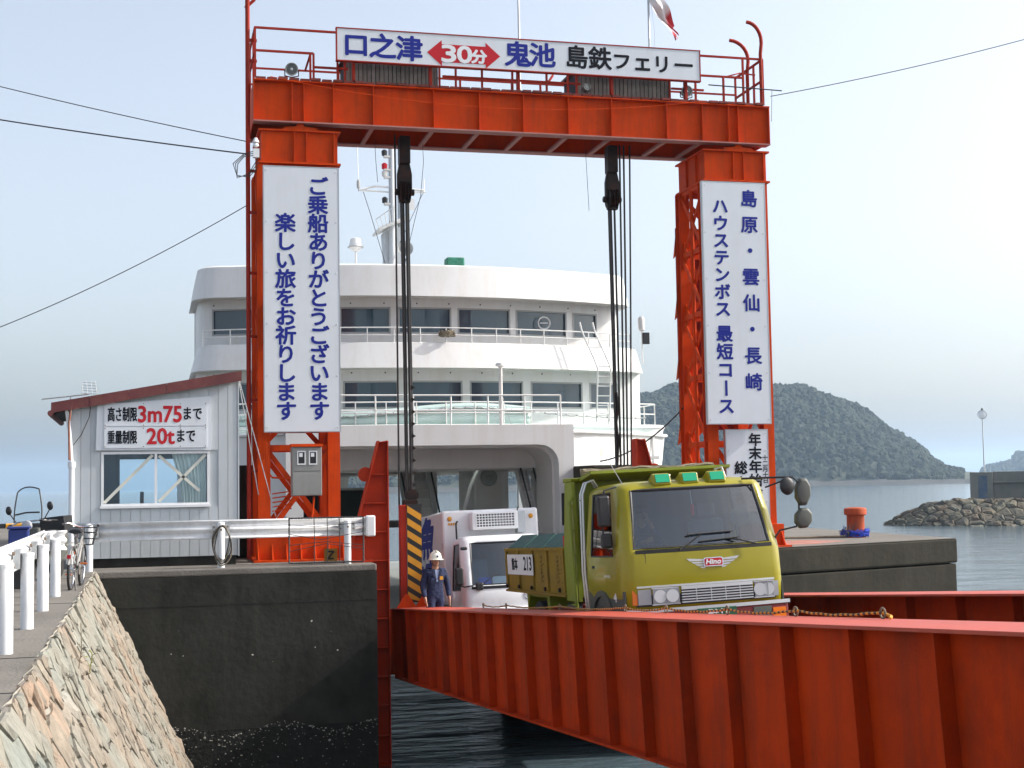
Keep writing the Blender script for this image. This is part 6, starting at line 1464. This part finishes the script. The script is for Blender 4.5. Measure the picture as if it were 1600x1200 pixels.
def body(parent, J, cloth, clothname):
    """J: joint positions.  Builds the one-piece body and its coverall over it"""
    E = [('pelvis', 'spine'), ('spine', 'chest'), ('chest', 'neck'), ('neck', 'jaw'), ('jaw', 'head'), ('head', 'crown')]
    rad = dict(pelvis=(.13, .10), spine=(.125, .095), chest=(.15, .105), neck=.055, jaw=(.068, .078), head=(.082, .098), crown=(.055, .065))
    P = {k: (J[k], rad[k]) for k in rad}
    for s in 'LR':
        for k, r in (('sh', .062), ('el', .045), ('wr', .032), ('pa', (.042, .018)), ('hip', .085), ('kn', .062), ('an', .042), ('toe', (.04, .03))): P[k + s] = (J[k + s], r)
        E += [('chest', 'sh' + s), ('sh' + s, 'el' + s), ('el' + s, 'wr' + s), ('wr' + s, 'pa' + s), ('pelvis', 'hip' + s), ('hip' + s, 'kn' + s), ('kn' + s, 'an' + s), ('an' + s, 'toe' + s)]
        w, p = Vector(J['wr' + s]), Vector(J['pa' + s]); d = (p - w).normalized(); sd_ = d.cross(Vector((1, 0, .1))).normalized()
        for i, (sp_, ln) in enumerate(((-.030, .060), (-.011, .078), (.010, .082), (.030, .070))):
            a = p + sd_ * sp_ * .9 + d * .03; b = a + d * ln * .5; c = b + (d * .8 + Vector((0, -.35, 0))).normalized() * ln * .5
            for q, v, r in (('a', a, .0105), ('b', b, .0095), ('c', c, .008)): P[f'f{i}{q}{s}'] = (v, r)
            E += [('pa' + s, f'f{i}a{s}'), (f'f{i}a{s}', f'f{i}b{s}'), (f'f{i}b{s}', f'f{i}c{s}')]
        a = w.lerp(p, .6) - sd_ * .042; b = a + (d - sd_ * .5).normalized() * .045
        P['t' + s] = (a, .012); P['u' + s] = (b, .010); E += [('pa' + s, 't' + s), ('t' + s, 'u' + s)]
    bo = skin('body', P, E, 'skin', parent, 'pelvis')
    crad = dict(pelvis=(.165, .125), spine=(.155, .12), chest=(.185, .13), neck=(.075, .075))
    CE = [('pelvis', 'spine'), ('spine', 'chest'), ('chest', 'neck')]; C_ = {k: (J[k], crad[k]) for k in crad}
    C_['neck'] = (Vector(J['chest']).lerp(Vector(J['neck']), .75), .08)
    for s in 'LR':
        for k, r in (('sh', .085), ('el', .066), ('wr', .052), ('hip', .115), ('kn', .088), ('an', .078)): C_[k + s] = (J[k + s], r)
        CE += [('chest', 'sh' + s), ('sh' + s, 'el' + s), ('el' + s, 'wr' + s), ('pelvis', 'hip' + s), ('hip' + s, 'kn' + s), ('kn' + s, 'an' + s)]
    skin(clothname, C_, CE, cloth, parent, 'pelvis')
    # face
    h = Vector(J['head']); f = Vector((0, -.094, -.01))
    MB().prism([(h.x - .012, h.z - .03), (h.x + .012, h.z - .03), (h.x, h.z + .022)], 'y', h.y - .118, h.y - .07).build('nose', 'skin', parent)
    for s in (-1, 1):
        MB().ball((h.x + s * .03, h.y - .083, h.z + .02), .011, 8).build('eye', 'black', parent); MB().ball((h.x + s * .086, h.y + .005, h.z), .022, 8, (.4, .8, 1.3)).build('ear', 'skin', parent)
    bx('mouth', 'maroon', parent, h.x - .022, h.x + .022, h.y - .093, h.y - .085, h.z - .06, h.z - .052)
# ---- dock worker walking on the ramp
wy = 28.45; wx = 5.66
WK = thing('person', 'dock worker in navy coverall and white helmet standing on the ramp', 'person', (wx, wy, zd(wy, wx)), rot=(0, 0, .12))
J = dict(pelvis=(0, 0, .94), spine=(0, .0, 1.12), chest=(0, -.01, 1.33), neck=(0, -.02, 1.49), jaw=(0, -.05, 1.57), head=(0, -.06, 1.64), crown=(0, -.05, 1.74),
         shL=(-.19, 0, 1.42), elL=(-.27, -.02, 1.14), wrL=(-.25, -.12, .90), paL=(-.24, -.15, .82), shR=(.19, 0, 1.42), elR=(.28, .03, 1.14), wrR=(.29, -.05, .90), paR=(.285, -.08, .81),
         hipL=(-.10, 0, .90), knL=(-.11, -.06, .50), anL=(-.11, .02, .10), toeL=(-.12, -.13, .04), hipR=(.10, 0, .90), knR=(.11, .0, .50), anR=(.11, .10, .10), toeR=(.12, -.04, .04))
body(WK, J, 'navy', 'coverall')
hz = 1.665; c = (0, -.055, hz)
hm = MB().lathe([(.150, 0), (.148, .012), (.125, .02), (.124, .05), (.110, .11), (.075, .155), (.03, .175), (.005, .178)], c, 24); hm.v = [(v[0], v[1] * 1.12 - .005 - (.05 if v[2] < hz + .015 and v[1] < -.1 else 0), v[2]) for v in hm.v]
ho = hm.build('helmet', 'helmet', WK, smooth=True); bx('helmet_ridge', 'helmet', ho, -.02, .02, -.17, .05, hz + .13, hz + .185, bevel=.01); bx('helmet_badge', 'bluecloth', ho, -.02, .02, -.208, -.198, hz + .05, hz + .09)
tb('chin_strap', 'black', ho, [(-.09, -.05, hz + .02), (-.07, -.09, hz - .10), (0, -.12, hz - .13), (.07, -.09, hz - .10), (.09, -.05, hz + .02)], .008, 5)
MB().prism([(-.05, 1.46), (.05, 1.46), (.012, 1.22), (-.012, 1.22)], 'y', -.150, -.135).build('shirt_front', 'paleblue', WK)
for s in (-1, 1): MB().prism([(s * .05, 1.48), (s * .11, 1.45), (s * .06, 1.33), (s * .015, 1.26)], 'y', -.160, -.148).build('collar', 'navy', WK)
bx('name_badge', 'yellow', WK, .055, .125, -.160, -.150, 1.26, 1.33); bx('pocket', 'navy', WK, -.13, -.05, -.158, -.140, 1.20, 1.30)
for s in (-1, 1): MB().prism([(-.20, .0), (.10, .0), (.10, .10), (-.05, .11), (-.18, .06)], 'x', s * .115 - .05, s * .115 + .05).build('boot', 'black', WK, bevel=.02)
# ---- truck driver, hand at his face
DR = thing('person', 'driver in dark blue sitting behind the dump truck wheel, hand at his face', 'person', (0, 0, 0), rot=(0, 0, 0))
DR.matrix_world = Matrix.Translation((7.26, 17.65, zd(17.65, 7.26) - .01)) @ Matrix.Rotation(-.045, 4, 'X') @ Matrix.Translation((-.55, 1.06, 1.17))
J = dict(pelvis=(0, .08, .08), spine=(0, .10, .26), chest=(0, .08, .46), neck=(0, .05, .62), jaw=(0, .01, .70), head=(0, .0, .77), crown=(0, .01, .87),
         shL=(-.19, .08, .55), elL=(-.24, -.12, .34), wrL=(-.12, -.36, .38), paL=(-.08, -.43, .40), shR=(.19, .08, .55), elR=(.24, -.10, .36), wrR=(.10, -.14, .58), paR=(.06, -.13, .66),
         hipL=(-.11, .02, .06), knL=(-.14, -.42, .10), anL=(-.14, -.50, -.28), toeL=(-.14, -.64, -.33), hipR=(.11, .02, .06), knR=(.14, -.42, .10), anR=(.14, -.50, -.28), toeR=(.14, -.64, -.33))
body(DR, J, 'bluecloth', 'shirt')
hr = MB().lathe([(.092, 0), (.098, .04), (.085, .10), (.04, .125), (.004, .128)], (0, .02, .78), 18); hr.build('hair', 'hair', DR, smooth=True)

# ================================================================== BICYCLE, SCOOTER
BK = thing('bicycle', 'old city bicycle with front basket parked beside the last white guard post', 'bicycle', (-1.22, 22.9, 0), rot=(0, R(3), R(-6)))
M['bikegrey'] = mat('worn_silver_bike_paint', (.34, .33, .31), .4, metal=.5, var=.2, scale=10)
def bwheel(y, r=.325, steer=0):
    w = MB().tube([(0, y + r * math.cos(a), r + r * math.sin(a)) for a in [k * math.pi / 16 for k in range(32)]], .020, 8, closed=True).build('wheel', 'rubber', BK, smooth=True)
    MB().tube([(0, y + (r - .025) * math.cos(a), r + (r - .025) * math.sin(a)) for a in [k * math.pi / 16 for k in range(32)]], .010, 6, closed=True).build('rim', 'chrome', w, smooth=True)
    for k in range(14):
        a = k * 2 * math.pi / 14; tb('spoke', 'chrome', w, [(.025 * (-1) ** k, y, r), (0, y + (r - .03) * math.cos(a), r + (r - .03) * math.sin(a))], .003, 4)
    tb('hub', 'chrome', w, [(-.05, y, r), (.05, y, r)], .025, 8)
    MB().tube([(0, y + (r + .03) * math.cos(a), r + (r + .03) * math.sin(a)) for a in [k * math.pi / 14 for k in range(0, 14)]], .016, 6).build('mudguard', 'bikegrey', w, smooth=True)
bwheel(.35); bwheel(1.42)
for p in ([(0, .35, .33), (0, .80, .30)], [(0, .80, .30), (0, .66, .80)], [(0, .35, .33), (0, .68, .62)], [(0, .80, .30), (0, 1.25, .72)], [(0, .72, .50), (0, 1.24, .80)], [(0, 1.22, .92), (0, 1.30, .60), (0, 1.42, .33)]): tb('frame_tube', 'bikegrey', BK, p, .018, 8)
tb('seat_post', 'chrome', BK, [(0, .66, .80), (0, .645, .88)], .014, 6)
MB().add([(x * w, y, z) for y, w, z in ((.46, .11, .91), (.55, .12, .935), (.68, .07, .93), (.80, .03, .92)) for x, z in ((-1, z - .02), (-.6, z + .02), (0, z + .03), (.6, z + .02), (1, z - .02), (0, z - .05))], [(i * 6 + k, i * 6 + (k + 1) % 6, (i + 1) * 6 + (k + 1) % 6, (i + 1) * 6 + k) for i in range(3) for k in range(6)] + [(5, 4, 3, 2, 1, 0), (18, 19, 20, 21, 22, 23)]).build('saddle', 'black', BK, smooth=True)
tb('handlebar', 'chrome', BK, [(-.26, 1.02, 1.0), (-.22, 1.15, 1.02), (-.05, 1.22, .96), (.05, 1.22, .96), (.22, 1.15, 1.02), (.26, 1.02, 1.0)], .013, 6)
for s in (-1, 1): tb('grip', 'black', BK, [(s * .26, 1.03, 1.0), (s * .29, .92, .995)], .02, 8)
bk = MB()
for z, w in ((.66, .13), (.76, .15), (.86, .17), (.94, .185)): bk.tube([(-w, 1.40 - .0, z), (w, 1.40, z), (w, 1.40 + w * 1.5, z), (-w, 1.40 + w * 1.5, z)], .006, 4, closed=True)
for k in range(7):
    t_ = k / 6; 
    for yy_ in (0, 1): bk.tube([(-.13 + .26 * t_, 1.40 + .195 * yy_, .66), (-.185 + .37 * t_, 1.40 + .28 * yy_, .94)], .005, 4)
for s in (-1, 1):
    for k in range(4): bk.tube([(s * .13, 1.40 + .195 * k / 3, .66), (s * .185, 1.40 + .28 * k / 3, .94)], .005, 4)
bk.build('basket', 'black', BK)
tb('pedal_crank', 'chrome', BK, [(-.10, .92, .20), (-.07, .80, .30), (.07, .80, .30), (.10, .68, .40)], .010, 5)
for p in ((-.13, .92, .20), (.13, .68, .40)): bx('pedal', 'amber', BK, p[0] - .05, p[0] + .05, p[1] - .035, p[1] + .035, p[2] - .012, p[2] + .012)
MB().lathe([(.09, -.006), (.09, .006)], (.05, .80, .30), 20, axis='x').build('chainring', 'bikegrey', BK); bx('reflector', 'red_text', BK, -.03, .03, .005, .02, .50, .56); bx('cloth_rag', 'curtain', BK, -.04, .05, .03, .10, .42, .50)
tb('stand', 'black', BK, [(.04, .35, .33), (.10, .20, .01)], .013, 6); tb('rear_rack', 'bikegrey', BK, [(-.06, .08, .70), (-.06, .60, .72), (.06, .60, .72), (.06, .08, .70)], .009, 5)
# scooter with a tall screen
SCO = thing('motor_scooter', 'dark motor scooter with tall clear windscreen parked behind the guardrail', 'scooter', (-1.74, 25.5, 0), rot=(0, R(-6), R(-18)))
def swheel(y):
    w = MB().lathe([(.14, -.05), (.22, -.055), (.255, -.02), (.255, .02), (.22, .055), (.14, .05)], (0, y, .255), 28, axis='x').build('wheel', 'rubber', SCO, smooth=True); MB().lathe([(.14, -.03), (.05, -.05), (.05, .05), (.14, .03)], (0, y, .255), 20, axis='x').build('rim', 'galv', w, smooth=True)
swheel(-.60); swheel(.62)
MB().prism([(.98, .72), (.55, .80), (.25, .74), (.15, .45), (-.30, .36), (-.30, .28), (.45, .28), (.85, .45)], 'x', -.16, .16).build('body_shell', 'greylow', SCO, bevel=.05)
MB().prism([(-.30, .30), (-.36, .90), (-.46, .95), (-.52, .60), (-.45, .34)], 'x', -.20, .20).build('leg_shield', 'greylow', SCO, bevel=.04)
MB().prism([(-.85, .40), (-.60, .55), (-.36, .42), (-.42, .34), (-.6, .46), (-.8, .34)], 'x', -.08, .08).build('front_mudguard', 'greylow', SCO, bevel=.02)
MB().prism([(.02, .74), (.60, .80), (.66, .86), (.30, .88), (.02, .82)], 'x', -.15, .15).build('seat', 'black', SCO, bevel=.04)
tb('fork', 'galv', SCO, [(0, -.40, .95), (0, -.60, .255)], .03, 8); tb('handlebar', 'chrome', SCO, [(-.34, -.26, 1.02), (-.2, -.34, 1.05), (.2, -.34, 1.05), (.34, -.26, 1.02)], .015, 6)
for s in (-1, 1): tb('grip', 'black', SCO, [(s * .34, -.26, 1.02), (s * .42, -.20, 1.01)], .022, 8)
MB().lathe([(.09, 0), (.08, -.05), (.03, -.07)], (0, -.46, .98), 16, axis='y').build('headlamp', 'lens', SCO, smooth=True)
ws = MB(); rows = []
for i in range(9):
    v = i / 8; z = 1.05 + .58 * v; w = .24 * (1 - .42 * max(0, v - .3) ** 1.3); rows.append([(w * u, -.46 + .16 * v + .05 * u * u, z - (.05 * u * u if v > .9 else 0)) for u in [k / 4 - 1 for k in range(9)]])
wo = ws.strip(rows).build('windscreen', 'clear', SCO, smooth=True)
MB().tube([r_[0] for r_ in rows] + rows[-1][1:-1] + [r_[-1] for r_ in reversed(rows)], .012, 6).build('screen_edge', 'black', wo, smooth=True); tb('screen_bar', 'black', wo, [(-.22, -.42, 1.18), (0, -.44, 1.20), (.22, -.42, 1.18)], .014, 6)
for s in (-1, 1):
    tb('mirror_stalk', 'black', SCO, [(s * .24, -.32, 1.05), (s * .34, -.30, 1.20)], .010, 5); MB().ball((s * .36, -.30, 1.27), .07, 12, (.8, .4, 1.1)).build('mirror', 'black', SCO, smooth=True)
M['bluebox'] = mat('blue_plastic', (.015, .03, .16), .4, var=.1)
cr8 = MB(); cr8.box(-.22, .22, .62, 1.02, .80, .83).box(-.22, -.20, .62, 1.02, .83, 1.10).box(.20, .22, .62, 1.02, .83, 1.10).box(-.2, .2, .62, .64, .83, 1.10).box(-.2, .2, 1.0, 1.02, .83, 1.10); cr8.build('rear_crate', 'black', SCO, bevel=.01)
CB = thing('plastic_crate', 'dark blue plastic crate raised on a stand between the scooter and the guardrail', 'crate', (-1.98, 23.9, .0))
bx('crate_body', 'bluebox', CB, -2.16, -1.86, 23.75, 24.1, .70, .95, bevel=.02); bx('crate_rim', 'bluebox', CB, -2.18, -1.84, 23.73, 24.12, .952, .99, bevel=.01); bx('crate_stand', 'black', CB, -2.12, -1.90, 23.8, 24.05, .002, .698)
# ================================================================== HAZE
hb = MB().box(-8800, 8800, -8800, 8800, SEA - 1.2, 150).build('haze', 'black'); hb.data.materials.clear()
hm_ = bpy.data.materials.new('haze_air'); hm_.use_nodes = True; t = hm_.node_tree
for n in list(t.nodes): t.nodes.remove(n)
o_ = t.nodes.new('ShaderNodeOutputMaterial'); pv = t.nodes.new('ShaderNodeVolumePrincipled'); HAZE_D = .00015
pv.inputs['Color'].default_value = (.60, .79, 1, 1); pv.inputs['Density'].default_value = HAZE_D; pv.inputs['Anisotropy'].default_value = .3
t.links.new(pv.outputs[0], o_.inputs['Volume']); hb.data.materials.append(hm_); hb['kind'] = 'stuff'
